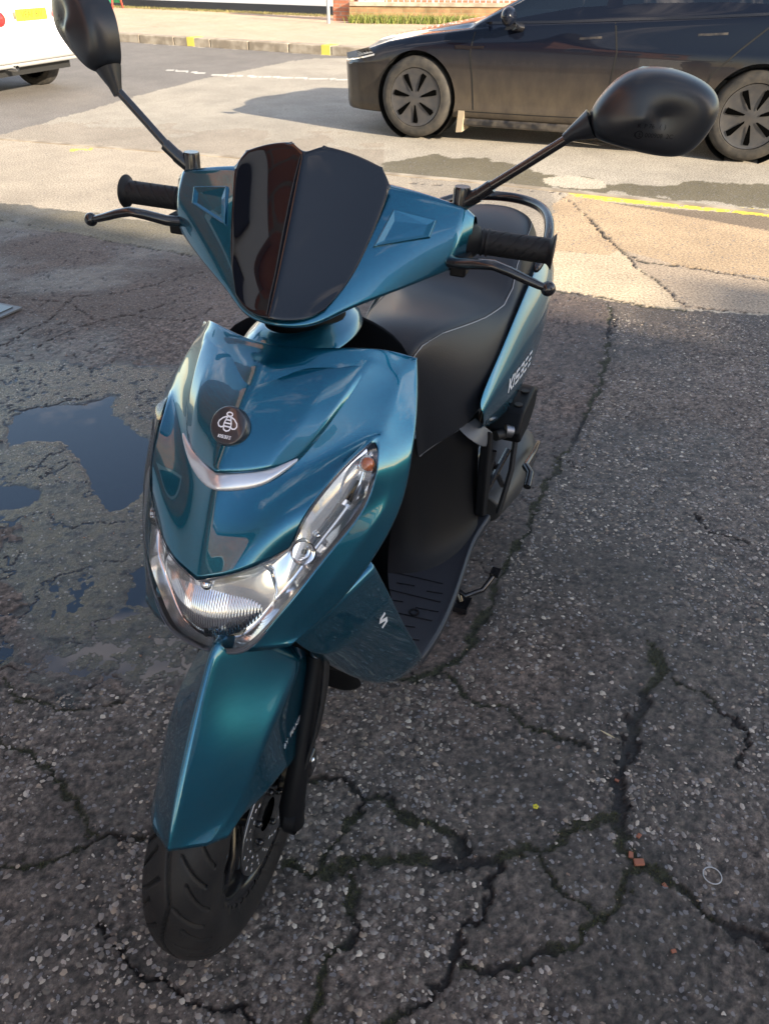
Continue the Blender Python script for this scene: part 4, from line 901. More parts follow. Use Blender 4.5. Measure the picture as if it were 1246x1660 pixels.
# wet hollow with puddles
wm = inpoly(x0 + (n4 - .5) * .5, y0 + (n4 - .5) * .5, Z['wet'])
dW = polydist(x0, y0, Z['wet']); wsoft = np.where(wm, np.clip(.25 + dW / .09 + (n4 - .5) * 1.2, 0, 1), 0).astype(float)
wet = np.maximum(wet, wsoft * .95); chip = np.where(wsoft > 0, .55, chip); col *= (1 - wsoft[:, None] * np.array([.58, .48, .34])); h = h * (1 - .35 * wsoft) - wsoft * .0024
for i, pl in enumerate(PUD):
    ins = inpoly(wx, wy, pl); d = polydist(wx, wy, pl); 
    dep = np.where(ins, np.clip(d / .05, 0, 1), 0); h = np.where(ins, h * (1 - dep) - .011 * dep, h)
    lip = (~ins) & (d < .10); wet = np.where(lip, np.maximum(wet, 1 - d / .10), wet)
wet = np.maximum(wet, np.clip(.22 + (vnoise(x0, y0, 2.2, 31) - .5) * 2.6, 0, .6) * fore)
# cracks
moss = np.zeros(N); crk = np.zeros(N)
cx = x0 + (vnoise(x0, y0, 22, 41, 5, .65) - .5) * .065; cy = y0 + (vnoise(x0, y0, 22, 42, 5, .65) - .5) * .065
wn = .2 + 1.6 * vnoise(x0, y0, 20, 43, 4, .6); mn = vnoise(x0, y0, 6, 44, 3)
for wd, mo, pts in CR:
    d = linedist(cx, cy, pts); e = np.clip(1.25 - d / (wd * .42 * wn), 0, 1) ; crk = np.maximum(crk, np.clip(e * 2, 0, 1))
    moss = np.maximum(moss, np.clip(e * 2.5, 0, 1) * np.clip((mn - .62 + .40 * mo) * 6, 0, 1) * (mo > .05))
    halo = np.clip(1 - d / (wd * 2.6), 0, 1) * .35; col *= (1 - halo * (n3 * .8 + .3) * (fore | pav))[:, None]; chip = chip * (1 - np.clip(e * 3, 0, 1))
# fine crazing of the old surface
ww = vnoise(x0, y0, 5, 51, 4, .55); fc = np.clip(1 - np.abs(ww - .5) / .006, 0, 1) * old; w2_ = vnoise(x0 + 9, y0, 9, 52, 3, .5); fc = np.maximum(fc, np.clip(1 - np.abs(w2_ - .5) / .008, 0, 1) * old * (n4 > .5))
crk = np.maximum(crk, fc * .7)
crk = crk * (1 - .65 * (road | far))
soil = np.array([.022, .019, .017]); col = col * (1 - crk[:, None]) + soil * crk[:, None]
h -= crk * np.where(fore | pav, .009, .002)
mg = np.array([.028, .032, .010]); col = col * (1 - .6 * moss[:, None]) + mg * .6 * moss[:, None]; h += moss * .006; wet *= (1 - moss)
damp = np.clip(wet, 0, 1); col *= (1 - .60 * damp)[:, None]
h = np.where(far, h + .11, h); h = np.where(road, h - .012, h)
col = np.clip(col, .004, 1)
def ground_mat(name, chips=True, rough=.82):
    m = mat(name, (.1, .1, .1), rough); b = P(m)
    a = nd(m, 'ShaderNodeVertexColor'); a.layer_name = 'Col'; k = nd(m, 'ShaderNodeVertexColor'); k.layer_name = 'Data'
    sep = nd(m, 'ShaderNodeSeparateColor'); lk(m, k.outputs[0], sep.inputs[0])
    t = nd(m, 'ShaderNodeTexCoord')
    gn = nd(m, 'ShaderNodeTexNoise', Scale=75, Detail=8, Roughness=.8); lk(m, t.outputs['Object'], gn.inputs['Vector'])
    mr = nd(m, 'ShaderNodeMapRange'); mr.inputs[1].default_value = .36; mr.inputs[2].default_value = .64; mr.inputs[3].default_value = .3; mr.inputs[4].default_value = 1.8; lk(m, gn.outputs[0], mr.inputs[0])
    mul = nd(m, 'ShaderNodeMixRGB', blend_type='MULTIPLY'); mul.inputs[0].default_value = 1; lk(m, a.outputs[0], mul.inputs[1]); lk(m, mr.outputs[0], mul.inputs[2])
    dis = nd(m, 'ShaderNodeMixRGB'); dis.inputs[0].default_value = .012; lk(m, t.outputs['Object'], dis.inputs[1])
    nz = nd(m, 'ShaderNodeTexNoise', Scale=90, Detail=2); lk(m, t.outputs['Object'], nz.inputs['Vector']); lk(m, nz.outputs['Color'], dis.inputs[2])
    v = nd(m, 'ShaderNodeTexVoronoi', Scale=85 if chips else 60); lk(m, dis.outputs[0], v.inputs['Vector'])
    sc = nd(m, 'ShaderNodeSeparateColor'); lk(m, v.outputs['Color'], sc.inputs[0])
    th = nd(m, 'ShaderNodeMath', operation='LESS_THAN'); lk(m, v.outputs['Distance'], th.inputs[0])
    rad = nd(m, 'ShaderNodeMapRange'); rad.inputs[3].default_value = .10; rad.inputs[4].default_value = .42; lk(m, sc.outputs[1], rad.inputs[0]); lk(m, rad.outputs[0], th.inputs[1])
    den = nd(m, 'ShaderNodeMath', operation='MULTIPLY'); den.inputs[1].default_value = .55; lk(m, sep.outputs[0], den.inputs[0])
    pick = nd(m, 'ShaderNodeMath', operation='LESS_THAN'); lk(m, sc.outputs[0], pick.inputs[0]); lk(m, den.outputs[0], pick.inputs[1])
    both = nd(m, 'ShaderNodeMath', operation='MULTIPLY'); lk(m, th.outputs[0], both.inputs[0]); lk(m, pick.outputs[0], both.inputs[1])
    cc = nd(m, 'ShaderNodeValToRGB'); e = cc.color_ramp.elements; e[0].color = (.11, .105, .11, 1); e[1].color = (.30, .29, .28, 1); x = e.new(.86); x.color = (.22, .14, .10, 1); x = e.new(.8); x.color = (.24, .23, .23, 1); lk(m, sc.outputs[2], cc.inputs[0])
    mx = nd(m, 'ShaderNodeMixRGB'); lk(m, both.outputs[0], mx.inputs[0]); lk(m, mul.outputs[0], mx.inputs[1]); lk(m, cc.outputs[0], mx.inputs[2]); lk(m, mx.outputs[0], b.inputs['Base Color'])
    rr_ = nd(m, 'ShaderNodeMapRange'); rr_.inputs[3].default_value = rough; rr_.inputs[4].default_value = .16; lk(m, sep.outputs[1], rr_.inputs[0]); lk(m, rr_.outputs[0], b.inputs['Roughness'])
    hs = nd(m, 'ShaderNodeMath', operation='MULTIPLY_ADD'); lk(m, both.outputs[0], hs.inputs[0]); hs.inputs[1].default_value = .35; lk(m, gn.outputs[0], hs.inputs[2])
    bp = nd(m, 'ShaderNodeBump', Strength=1.0, Distance=.006 if chips else .002); lk(m, hs.outputs[0], bp.inputs['Height']); lk(m, bp.outputs[0], b.inputs['Normal'])
    return m
GM = {'forecourt': ground_mat('old_asphalt'), 'pavement': ground_mat('pavement_concrete', False), 'road': ground_mat('worn_road', False), 'far_pavement': ground_mat('far_paving', False)}
NYG = len(yr); idx = np.arange(NYG * NXG).reshape(NYG, NXG); Q = np.stack([idx[:-1, :-1], idx[:-1, 1:], idx[1:, 1:], idx[1:, :-1]], -1).reshape(-1, 4)
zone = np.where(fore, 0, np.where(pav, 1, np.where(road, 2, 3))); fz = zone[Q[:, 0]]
V3 = np.stack([x0, y0, h], -1)
for zi, nm in enumerate(('forecourt', 'pavement', 'road', 'far_pavement')):
    q_ = Q[fz == zi]; used, inv = np.unique(q_, return_inverse=True); q_ = inv.reshape(-1, 4)
    me = bpy.data.meshes.new(nm); me.vertices.add(len(used)); me.vertices.foreach_set('co', V3[used].astype(np.float32).ravel())
    me.loops.add(q_.size); me.loops.foreach_set('vertex_index', q_.astype(np.int32).ravel()); me.polygons.add(len(q_)); me.polygons.foreach_set('loop_start', np.arange(0, q_.size, 4, dtype=np.int32)); me.polygons.foreach_set('loop_total', np.full(len(q_), 4, np.int32))
    me.polygons.foreach_set('use_smooth', np.ones(len(q_), bool)); me.update(calc_edges=True)
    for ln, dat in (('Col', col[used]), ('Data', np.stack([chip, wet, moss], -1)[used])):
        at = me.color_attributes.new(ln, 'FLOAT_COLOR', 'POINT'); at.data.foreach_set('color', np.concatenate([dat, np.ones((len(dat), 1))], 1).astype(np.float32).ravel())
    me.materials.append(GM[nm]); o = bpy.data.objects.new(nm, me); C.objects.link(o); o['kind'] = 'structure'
gb = mat('distant_ground', (.12, .11, .10), .9); mottled(gb, (.09, .085, .08), (.16, .145, .125), .6)
o = mesh('ground', [(-400, -400, -.06), (400, -400, -.06), (400, 400, -.06), (-400, 400, -.06)], [(0, 1, 2, 3)], gb); o['kind'] = 'structure'
wmat = mat('rain_water', (.014, .024, .040), .015, 0, IOR=1.45); noise_bump(wmat, 14, .04, .002)
o = mesh('puddle', [(-1.75, 1.55, -.0042), (-.30, 1.15, -.0042), (-.45, 3.0, -.0042), (-1.75, 2.9, -.0042)], [(0, 1, 2, 3)], wmat, smooth=False); o['kind'] = 'structure'
# pale aggregate standing out of the asphalt: small angular stones, uncountable
def sample_h(px, py):
    i = np.clip(np.searchsorted(yr, py), 1, NYG - 1); s_ = (px + .02) / (.46 * py + .80); j = np.clip(((s_ + 1) / 2 * (NXG - 1)).astype(int), 0, NXG - 1); return i * NXG + j
def stones(name, n, box, size, cols, keep, label, emb=.45):
    px = rng.uniform(box[0], box[1], n); py = rng.uniform(box[2], box[3], n); k = sample_h(px, py); ok = keep(k, px, py) & (np.abs(px + .02) < .46 * py + .80); px, py, k = px[ok], py[ok], k[ok]; n = len(px)
    sz = size[0] + (size[1] - size[0]) * rng.random(n) ** 2.2
    base = np.array([[1, 0, 0], [.4, .9, 0], [-.6, .75, 0], [-1, -.1, 0], [-.3, -.9, 0], [.7, -.7, 0], [.25, .1, .55], [-.35, .05, .5]])
    bv3 = base[None] * (1 + (rng.random((n, 8, 3)) - .5) * .6); bv3[:, :, 1] *= rng.uniform(.55, 1, (n, 1)); an = rng.uniform(0, 2 * np.pi, n); c_, s_ = np.cos(an)[:, None], np.sin(an)[:, None]
    X_ = (bv3[:, :, 0] * c_ - bv3[:, :, 1] * s_) * sz[:, None] + px[:, None]; Y_ = (bv3[:, :, 0] * s_ + bv3[:, :, 1] * c_) * sz[:, None] + py[:, None]; Z_ = bv3[:, :, 2] * sz[:, None] * emb * 2 + h[k][:, None] - .0008
    vs = np.stack([X_, Y_, Z_], -1).reshape(-1, 3); tri = np.array([[0, 1, 6], [1, 7, 6], [1, 2, 7], [2, 3, 7], [3, 4, 7], [4, 6, 7], [4, 5, 6], [5, 0, 6]]); F_ = (tri[None] + (np.arange(n) * 8)[:, None, None]).reshape(-1, 3)
    me = bpy.data.meshes.new(name); me.vertices.add(len(vs)); me.vertices.foreach_set('co', vs.astype(np.float32).ravel()); me.loops.add(F_.size); me.loops.foreach_set('vertex_index', F_.astype(np.int32).ravel()); me.polygons.add(len(F_)); me.polygons.foreach_set('loop_start', np.arange(0, F_.size, 3, dtype=np.int32)); me.polygons.foreach_set('loop_total', np.full(len(F_), 3, np.int32)); me.update(calc_edges=True)
    cl = (np.array(cols) * np.array([1.10, 1.0, .87]))[rng.integers(0, len(cols), n)] * rng.uniform(.6, 1.15, (n, 1)); cl = np.repeat(cl, 8, 0)
    at = me.color_attributes.new('Col', 'FLOAT_COLOR', 'POINT'); at.data.foreach_set('color', np.concatenate([cl, np.ones((len(cl), 1))], 1).astype(np.float32).ravel())
    m = mat(name + '_stone', (.3, .3, .3), .7); a = nd(m, 'ShaderNodeVertexColor'); a.layer_name = 'Col'; lk(m, a.outputs[0], P(m).inputs['Base Color']); me.materials.append(m)
    o = bpy.data.objects.new(name, me); C.objects.link(o); return tag(o, label, 'gravel', kind='stuff')
dry = lambda k, px, py: fore[k] & ~old[k] & (crk[k] < .15) & (n4[k] > .36 + .12 * rng.random(len(k)))
stones('aggregate', 150000, (-1.5, 2.6, -.3, 3.6), (.0026, .0084), [(.30, .29, .29), (.20, .20, .21), (.40, .39, .37), (.14, .135, .13), (.26, .23, .20), (.11, .10, .10), (.17, .16, .155)], dry, 'pale angular stone chips set in the dark forecourt asphalt')
stones('grit', 6500, (-1.8, 1.6, .5, 4.2), (.0016, .0050), [(.20, .19, .19), (.26, .15, .10), (.15, .14, .14), (.30, .28, .25)], lambda k, px, py: fore[k] & old[k] & (h[k] > -.004), 'reddish and grey grit scattered over the older wet asphalt')
stones('crack_debris', 9000, (-1.0, 1.6, .3, 3.6), (.0014, .0040), [(.10, .09, .08), (.22, .17, .12), (.07, .06, .05), (.20, .20, .19)], lambda k, px, py: (crk[k] > .4) & fore[k], 'small dark debris lying in the mossy cracks')
# moss tufts in the cracks
def blades(name, pos, hh, wdt, cols, label, cat='grass', spread=.5):
    V_ = []; F_ = []; Cc = []
    for (x, y, z) in pos:
        a = rng.uniform(0, 2 * math.pi); b = rng.uniform(0, 2 * math.pi); l = hh * rng.uniform(.4, 1); wq = wdt * rng.uniform(.6, 1); dx, dy = math.cos(a) * wq, math.sin(a) * wq; ox, oy = math.cos(b) * l * spread, math.sin(b) * l * spread
        n0 = len(V_); V_ += [(x - dx, y - dy, z), (x + dx, y + dy, z), (x + ox * .4 + dx * .6, y + oy * .4 + dy * .6, z + l * .6), (x + ox * .4 - dx * .6, y + oy * .4 - dy * .6, z + l * .6), (x + ox, y + oy, z + l * .9)]
        F_ += [(n0, n0 + 1, n0 + 2, n0 + 3), (n0 + 3, n0 + 2, n0 + 4)]; c = np.array(cols[rng.integers(0, len(cols))]) * rng.uniform(.6, 1.25); Cc += [tuple(c)] * 5
    me = bpy.data.meshes.new(name); me.from_pydata(V_, [], F_); at = me.color_attributes.new('Col', 'FLOAT_COLOR', 'POINT'); at.data.foreach_set('color', np.concatenate([np.array(Cc), np.ones((len(Cc), 1))], 1).astype(np.float32).ravel())
    m = mat(name + '_green', (.1, .15, .03), .6); a = nd(m, 'ShaderNodeVertexColor'); a.layer_name = 'Col'; lk(m, a.outputs[0], P(m).inputs['Base Color']); me.materials.append(m)
    o = bpy.data.objects.new(name, me); C.objects.link(o); return tag(o, label, cat, kind='stuff')
cand = np.where((moss > .45) & (y0 < 4.5) & (np.abs(x0) < 2.2))[0]; sel = rng.choice(cand, min(9000, len(cand)), replace=len(cand) < 9000)
jit = rng.uniform(-.003, .003, (len(sel), 2))
blades('moss', [(x0[k] + jit[i, 0], y0[k] + jit[i, 1], h[k] - .001) for i, k in enumerate(sel)], .0065, .0012, [(.035, .042, .010), (.03, .034, .012), (.065, .07, .014), (.03, .025, .015)], 'low green moss filling the cracks of the forecourt', 'moss', .8)

# ---- small things lying on the ground
tr = MB(); n = 40
tr.tube([(.612 + .0165 * math.cos(2 * math.pi * k / n), .784 + .0165 * math.sin(2 * math.pi * k / n), .004) for k in range(n + 1)], .0011, 8, caps=False)
tag(tr.build('rubber_ring', mat('pale_rubber', (.36, .37, .38), .5)), 'thin pale grey ring lying flat on the asphalt at the lower right', 'ring')
bm_ = mat('brick_chip', (.26, .10, .06), .85)
for i, (x, y, sc, lb) in enumerate([(.483, .812, .013, 'larger flat reddish brick fragment where the wide cracks meet'), (.472, .828, .009, 'small reddish brick fragment just behind the larger flat one'), (.487, .997, .006, 'small orange fragment in the wide crack furthest up toward the floorboard'), (.497, .866, .007, 'orange pebble in the wide crack between its crossing and its middle'), (.520, .768, .007, 'brown pebble right of the crack crossing near the grey ring'), (.500, .650, .006, 'lone pinkish pebble on the asphalt nearest the bottom right')]):
    k = int(sample_h(np.array([x]), np.array([y]))[0]); b_ = MB(); b_.box((x, y, h[k] + sc * .25), (sc * 1.5, sc, sc * .55), Matrix.Rotation(i * 1.3, 3, 'Z') @ Matrix.Rotation(.15, 3, 'X'))
    tag(b_.build('brick_fragment', bm_, smooth=False, bevel=sc * .15), lb, 'brick fragment', 'orange fragments lying in the cracks')
fl_ = MB()
for k in range(5): a_ = 2 * math.pi * k / 5; fl_.ball((.305 + .0035 * math.cos(a_), .929 + .0035 * math.sin(a_), .004), .0028, 8, (1, 1, .4))
tag(fl_.build('fallen_flower', mat('yellow_petal', (.55, .48, .03), .6)), 'tiny yellow flower lying on the asphalt above the long crack', 'flower')
tag(MB().tube([(.478, 1.118, .005), (.492, 1.106, .006), (.505, 1.098, .004)], [.0008, .0026, .0006], 6, squash=.4).build('dry_leaf', mat('straw', (.42, .36, .22), .8)), 'pale dry blade of leaf lying left of the tall crack', 'leaf')
cvf = empty('inspection_cover', (-2.0, 3.59, .004), R(-24)); tag(cvf, 'square metal inspection cover with wet top at the left edge of the forecourt', 'drain cover')
MB().box((0, 0, .003), (.40, .30, .008)).build('frame', M['grey_plastic'], cvf, smooth=False)
MB().box((-.01, 0, .0085), (.35, .25, .006)).build('lid', mat('galvanised_lid', (.10, .12, .13), .3, .6), cvf, smooth=False)

# ---- kerbs
stone = mat('kerb_stone', (.34, .29, .22), .85); mottled(stone, (.26, .215, .16), (.42, .36, .28), 5)
ka = np.array(FKL[0]); kd = np.array(FKL[-1]) - ka; KL = float(np.hypot(*kd)); kd = kd / KL; kn = np.array([-kd[1], kd[0]])
kb = MB(); t = 0; kr = random.Random(3)
while t < KL:
    l = kr.choice([.9, .9, .9, .3]); c0 = ka + kd * (t + l / 2) + kn * .09; kb.box((c0[0], c0[1], .052), (l - .012, .26, .15), Matrix.Rotation(math.atan2(kd[1], kd[0]), 3, 'Z')); t += l
o = kb.build('kerb', stone, smooth=False, bevel=.018); o['kind'] = 'structure'
for lb, (x, y) in (('left painted yellow kerb mark on the far kerb', (-3.63, 17.115)), ('right painted yellow kerb mark near the black car bonnet', (-.99, 15.555))):
    p = np.array([x, y]); o = MB().box((x + kn[0] * .088, y + kn[1] * .088, .054), (.18, .268, .158), Matrix.Rotation(math.atan2(kd[1], kd[0]), 3, 'Z')).build('kerb_mark', mat('faded_yellow_paint', (.70, .58, .10), .7), smooth=False)
    o['kind'] = 'structure'
nk = MB()
for a, b in zip(NK, NK[1:]):
    a = Vector((*a, 0)); b = Vector((*b, 0)); d = b - a; nk.box(((a + b) / 2 + Vector((0, 0, -.044))), (d.length, .07, .10), Matrix.Rotation(math.atan2(d.y, d.x), 3, 'Z'))
o = nk.build('kerb', stone, smooth=False); o['kind'] = 'structure'

# ================================================================== FAR SIDE OF THE ROAD
def wallbox(mb, a, b, z0, z1, th):
    a = Vector((*a, 0)); b = Vector((*b, 0)); d = b - a; n = Vector((-d.y, d.x, 0)).normalized(); ps = [a, b, b + n * th, a + n * th]
    v = [(p.x, p.y, z0) for p in ps] + [(p.x, p.y, z1) for p in ps]; return mb.add(v, [(0, 3, 2, 1), (4, 5, 6, 7), (0, 1, 5, 4), (1, 2, 6, 5), (2, 3, 7, 6), (3, 0, 4, 7)])
wb = empty('white_building', (-4.8, 26.1, 0)); tag(wb, 'white rendered building with black painted base across the road', 'building')
WI = Vector((4.8, -26.1, 0))
WA = (-20.2, 35.8); WB = (-1.335, 23.93)
rend = mat('white_render', (.72, .73, .74), .8); noise_bump(rend, 25, .3, .004); blk = mat('black_masonry_paint', (.022, .026, .034), .6); noise_bump(blk, 30, .4, .004)
def inroot(mb, off): return mb.map(lambda p: p + off)
inroot(wallbox(MB(), WA, WB, .30, 6, 8), WI).build('wall', rend, wb, smooth=False)
inroot(wallbox(MB(), (WA[0] - .0, WA[1] - .03), (WB[0] + .0, WB[1] - .03), .0, .305, 7.9), WI).build('plinth', blk, wb, smooth=False)
wdv = Vector((WB[0] - WA[0], WB[1] - WA[1], 0)).normalized(); wnn = Vector((wdv.y, -wdv.x, 0))
for k in (5., 10., 15.):
    c0 = Vector((*WA, 0)) + wdv * k + wnn * .02 + Vector((0, 0, 2.1)) + WI
    f_ = MB().box(c0, (1.3, .08, 1.3), Matrix.Rotation(math.atan2(wdv.y, wdv.x), 3, 'Z')).build('window', M['white_paint'], wb, smooth=False); MB().box(c0 + wnn * .045, (1.12, .02, 1.12), Matrix.Rotation(math.atan2(wdv.y, wdv.x), 3, 'Z')).build('pane', M['screen'], f_, smooth=False)
inroot(wallbox(MB(), (WA[0], WA[1] - .2), (WB[0] + .1, WB[1] - .2), 6, 6.3, 8.6), WI).build('roof', M['grey_plastic'], wb, smooth=False)
def brick_mat(name, c1, c2, mort=(.30, .26, .21), sc=1.0):
    m = mat(name, (.3, .15, .1), .85); t = nd(m, 'ShaderNodeTexCoord'); mp = nd(m, 'ShaderNodeMapping'); mp.inputs['Rotation'].default_value = (R(90), 0, 0)
    b = nd(m, 'ShaderNodeTexBrick'); b.inputs['Scale'].default_value = sc; b.inputs['Brick Width'].default_value = .225; b.inputs['Row Height'].default_value = .075; b.inputs['Mortar Size'].default_value = .006
    b.inputs['Color1'].default_value = (*c1, 1); b.inputs['Color2'].default_value = (*c2, 1); b.inputs['Mortar'].default_value = (*mort, 1)
    sp = nd(m, 'ShaderNodeSeparateXYZ'); lk(m, t.outputs['Object'], sp.inputs[0]); ad = nd(m, 'ShaderNodeMath', operation='ADD'); lk(m, sp.outputs[0], ad.inputs[0]); lk(m, sp.outputs[1], ad.inputs[1])
    cb = nd(m, 'ShaderNodeCombineXYZ'); lk(m, ad.outputs[0], cb.inputs[0]); lk(m, sp.outputs[2], cb.inputs[1]); lk(m, cb.outputs[0], b.inputs['Vector'])
    n = nd(m, 'ShaderNodeTexNoise', Scale=4, Detail=8); lk(m, t.outputs['Object'], n.inputs['Vector']); mr = nd(m, 'ShaderNodeMapRange'); mr.inputs[1].default_value = .3; mr.inputs[2].default_value = .7; mr.inputs[3].default_value = .7; mr.inputs[4].default_value = 1.25; lk(m, n.outputs[0], mr.inputs[0])
    x = nd(m, 'ShaderNodeMixRGB', blend_type='MULTIPLY'); x.inputs[0].default_value = 1; lk(m, b.outputs[0], x.inputs[1]); lk(m, mr.outputs[0], x.inputs[2]); lk(m, x.outputs[0], P(m).inputs['Base Color'])
    bp = nd(m, 'ShaderNodeBump', Strength=.5, Distance=.006); lk(m, b.outputs['Fac'], bp.inputs['Height']); bp.invert = True; lk(m, bp.outputs[0], P(m).inputs['Normal']); return m
bk1 = brick_mat('red_brick', (.50, .19, .10), (.38, .14, .08)); bk2 = brick_mat('mossy_brick', (.34, .19, .10), (.24, .15, .07), (.25, .23, .12))
gw = empty('garden_wall', (1.0, 21.4, 0)); tag(gw, 'low mossy brick garden wall with stone coping, railings on top and a red pillar at its left end', 'wall'); GO = Vector((-1, -21.4, 0))
inroot(wallbox(MB(), (-1.22, 21.95), (-.80, 21.75), 0, 1.5, .42), GO).build('pillar', bk1, gw, smooth=False)
inroot(wallbox(MB(), (-.82, 21.62), (5.5, 20.6), 0, .42, .24), GO).build('wall', bk2, gw, smooth=False)
inroot(wallbox(MB(), (-.82, 21.58), (5.5, 20.56), .42, .50, .30), GO).build('coping', stone, gw, smooth=False, bevel=.01)
white_m = mat('white_metal', (.6, .6, .62), .5)
ra = MB(); A = Vector((-.35, 21.64, 0)) + GO; B_ = Vector((5.5, 20.70, 0)) + GO
for k in range(45): p = A.lerp(B_, k / 44); ra.tube([p + Vector((0, 0, .50)), p + Vector((0, 0, 1.0))], .011 if k % 11 else .03, 6)
for z_ in (.56, .98): ra.tube([A + Vector((0, 0, z_)), B_ + Vector((0, 0, z_))], .015, 6)
ra.build('railing', white_m, gw)
sb = MB(); sb.box(Vector((-.25, 21.72, .72)) + GO, (.5, .04, .42), Matrix.Rotation(-.16, 3, 'Z')); sb.build('white_board', M['white_paint'], gw, smooth=False)
# hedge/yard behind the railings
db = empty('brick_house', (4.5, 27, 0)); tag(db, 'red brick house standing behind the railings and garden wall', 'building')
MB().box((0, 0, 3), (9, 5, 6), Matrix.Rotation(R(-21), 3, 'Z')).build('wall', bk1, db, smooth=False)
rp = MB().prism([(-2.8, 6), (2.8, 6), (0, 8.4)], 9.4, Matrix(((0, 0, 1, -4.7), (1, 0, 0, 0), (0, 1, 0, 0), (0, 0, 0, 1)))).map(lambda p: Matrix.Rotation(R(-21), 3, 'Z') @ p); rp.build('roof', mat('slate', (.09, .09, .10), .7), db, smooth=False)
for k in (-2.6, 0, 2.6):
    for z_ in (1.6, 4.4):
        rz = Matrix.Rotation(R(-21), 3, 'Z'); f_ = MB().box(rz @ Vector((k, -2.52, z_)), (1.1, .08, 1.3), rz).build('window', M['white_paint'], db, smooth=False); MB().box(rz @ Vector((k, -2.57, z_)), (.95, .02, 1.12), rz).build('pane', M['screen'], f_, smooth=False)
tag(MB().tube([(-1.28, 21.06, .1), (-1.28, 21.06, 2.9)], .038, 14).build('sign_post', mat('galvanised_post', (.36, .37, .38), .5, .3)), 'plain grey steel post standing before the black wall base', 'post')
gp = [(-.8 + 3.2 * t_ + rng.normal(0, .05), 21.35 - .52 * t_ - abs(rng.normal(0, .16)), .10) for t_ in rng.random(2600)]
blades('verge_grass', gp, .26, .008, [(.16, .22, .03), (.24, .26, .05), (.10, .15, .025), (.30, .27, .10)], 'long green grass growing along the foot of the garden wall')
gp = [(-8.2 + 6.8 * t_ + rng.normal(0, .08), 28.0 - 4.35 * t_ - abs(rng.normal(0, .22)), .10) for t_ in rng.random(3500)]
blades('verge_grass', gp, .085, .008, [(.18, .17, .05), (.26, .22, .08), (.12, .11, .04)], 'dry yellowish grass along the foot of the white building')
ab = empty('pavement_sign', (-8.05, 27.2, .1), R(-33)); tag(ab, 'green and white folding pavement sign with red legs before the white building', 'sign')
for sg in (1, -1):
    tt = Matrix.Translation((0, sg * .2, 0)) @ Matrix.Rotation(sg * .2, 4, 'X')
    MB().box((0, 0, .55), (.62, .02, .80)).map(lambda p: tt @ p).build('board', mat('sign_green', (.03, .36, .16), .4), ab, smooth=False)
    MB().box((0, -.016 * 1 if sg < 0 else .016, .78), (.58, .012, .30)).map(lambda p: tt @ p).build('panel', M['white_paint'], ab, smooth=False)
    for q_ in (-.32, .32): MB().box((q_, 0, .52), (.035, .035, 1.04)).map(lambda p: tt @ p).build('leg', mat('sign_red', (.45, .06, .04), .5), ab, smooth=False)

# ================================================================== CARS
def car_shell(tab_top, tab_belt, tab_w, tab_rail, tab_wr, u0, u1, zb, du=.03, yc=.925, nseg=4, crease=.80):
    us = np.arange(u0, u1 + .001, du)
    I = lambda tb, u: float(np.interp(u, [a for a, _ in tb], [b for _, b in tb]))
    rows = []
    for u in us:
        w_, top, belt, rail, wr = I(tab_w, u), I(tab_top, u), I(tab_belt, u), I(tab_rail, u), I(tab_wr, u); wr = min(wr, w_ - .1); rail = max(rail, belt + .004); top = max(top, rail + .01)
        pts = [(w_ - .10, zb - .01), (w_ - .05, zb), (w_ - .022, zb + .06), (w_ - .028, zb + .12), (w_ - .010, .46), (w_, .60), (w_ - .006, min(.74, belt - .10)), (w_ - .022, min(crease, belt - .055)), (w_ - .062, belt - .012), (w_ - .09, belt + .002), (wr, rail), (wr - .12, top - (top - rail) * .3), (wr * .45, top - .008), (0, top)]
        row = []
        for a, b in zip(pts, pts[1:]): row += [(a[0] + (b[0] - a[0]) * k / nseg, a[1] + (b[1] - a[1]) * k / nseg) for k in range(nseg)]
        row.append(pts[-1]); row = np.array(row)
        for _ in range(2): row[1:-1] = (row[:-2] + 2 * row[1:-1] + row[2:]) / 4
        rows.append(row)
    return us, rows
def car_mesh(name, us, rows, yc, sel, m, parent, side, arches=(), thick=0):
    NU, NS = len(us), len(rows[0]); cut = set(); v = []
    for u, r in zip(us, rows):
        for (y, z) in r:
            v.append([u, yc - side * y, z])
    f = []
    for i in range(NU - 1):
        for j in range(NS - 1):
            cu = (us[i] + us[i + 1]) / 2; cz = (rows[i][j][1] + rows[i][j + 1][1] + rows[i + 1][j][1] + rows[i + 1][j + 1][1]) / 4
            if any(math.hypot(cu - a, cz - b) < c for a, b, c in arches) and j < 36:
                cut |= {i * NS + j, (i + 1) * NS + j, (i + 1) * NS + j + 1, i * NS + j + 1}; continue
            if sel(i, j, cu, cz): f.append((i * NS + j, (i + 1) * NS + j, (i + 1) * NS + j + 1, i * NS + j + 1))
    used = sorted({k for q_ in f for k in q_})
    for k in used:
        for (ac, az, ar) in arches:
            d = math.hypot(v[k][0] - ac, v[k][2] - az)
            if (d < ar + .004 or (k in cut and d < ar + .06)) and (k % NS) < 38 and d > .1: v[k][0] = ac + (v[k][0] - ac) / d * ar; v[k][2] = az + (v[k][2] - az) / d * ar
    mp = {k: n for n, k in enumerate(used)}
    return mesh(name, [v[k] for k in used], [tuple(mp[k] for k in q_) for q_ in f], m, parent)
def join(a, b):
    bm = bmesh.new(); bm.from_mesh(a.data); bm.from_mesh(b.data); bmesh.ops.remove_doubles(bm, verts=bm.verts, dist=.0005); bmesh.ops.recalc_face_normals(bm, faces=bm.faces); bm.to_mesh(a.data); bm.free(); bpy.data.objects.remove(b)
    a.data.polygons.foreach_set('use_smooth', [True] * len(a.data.polygons)); return a
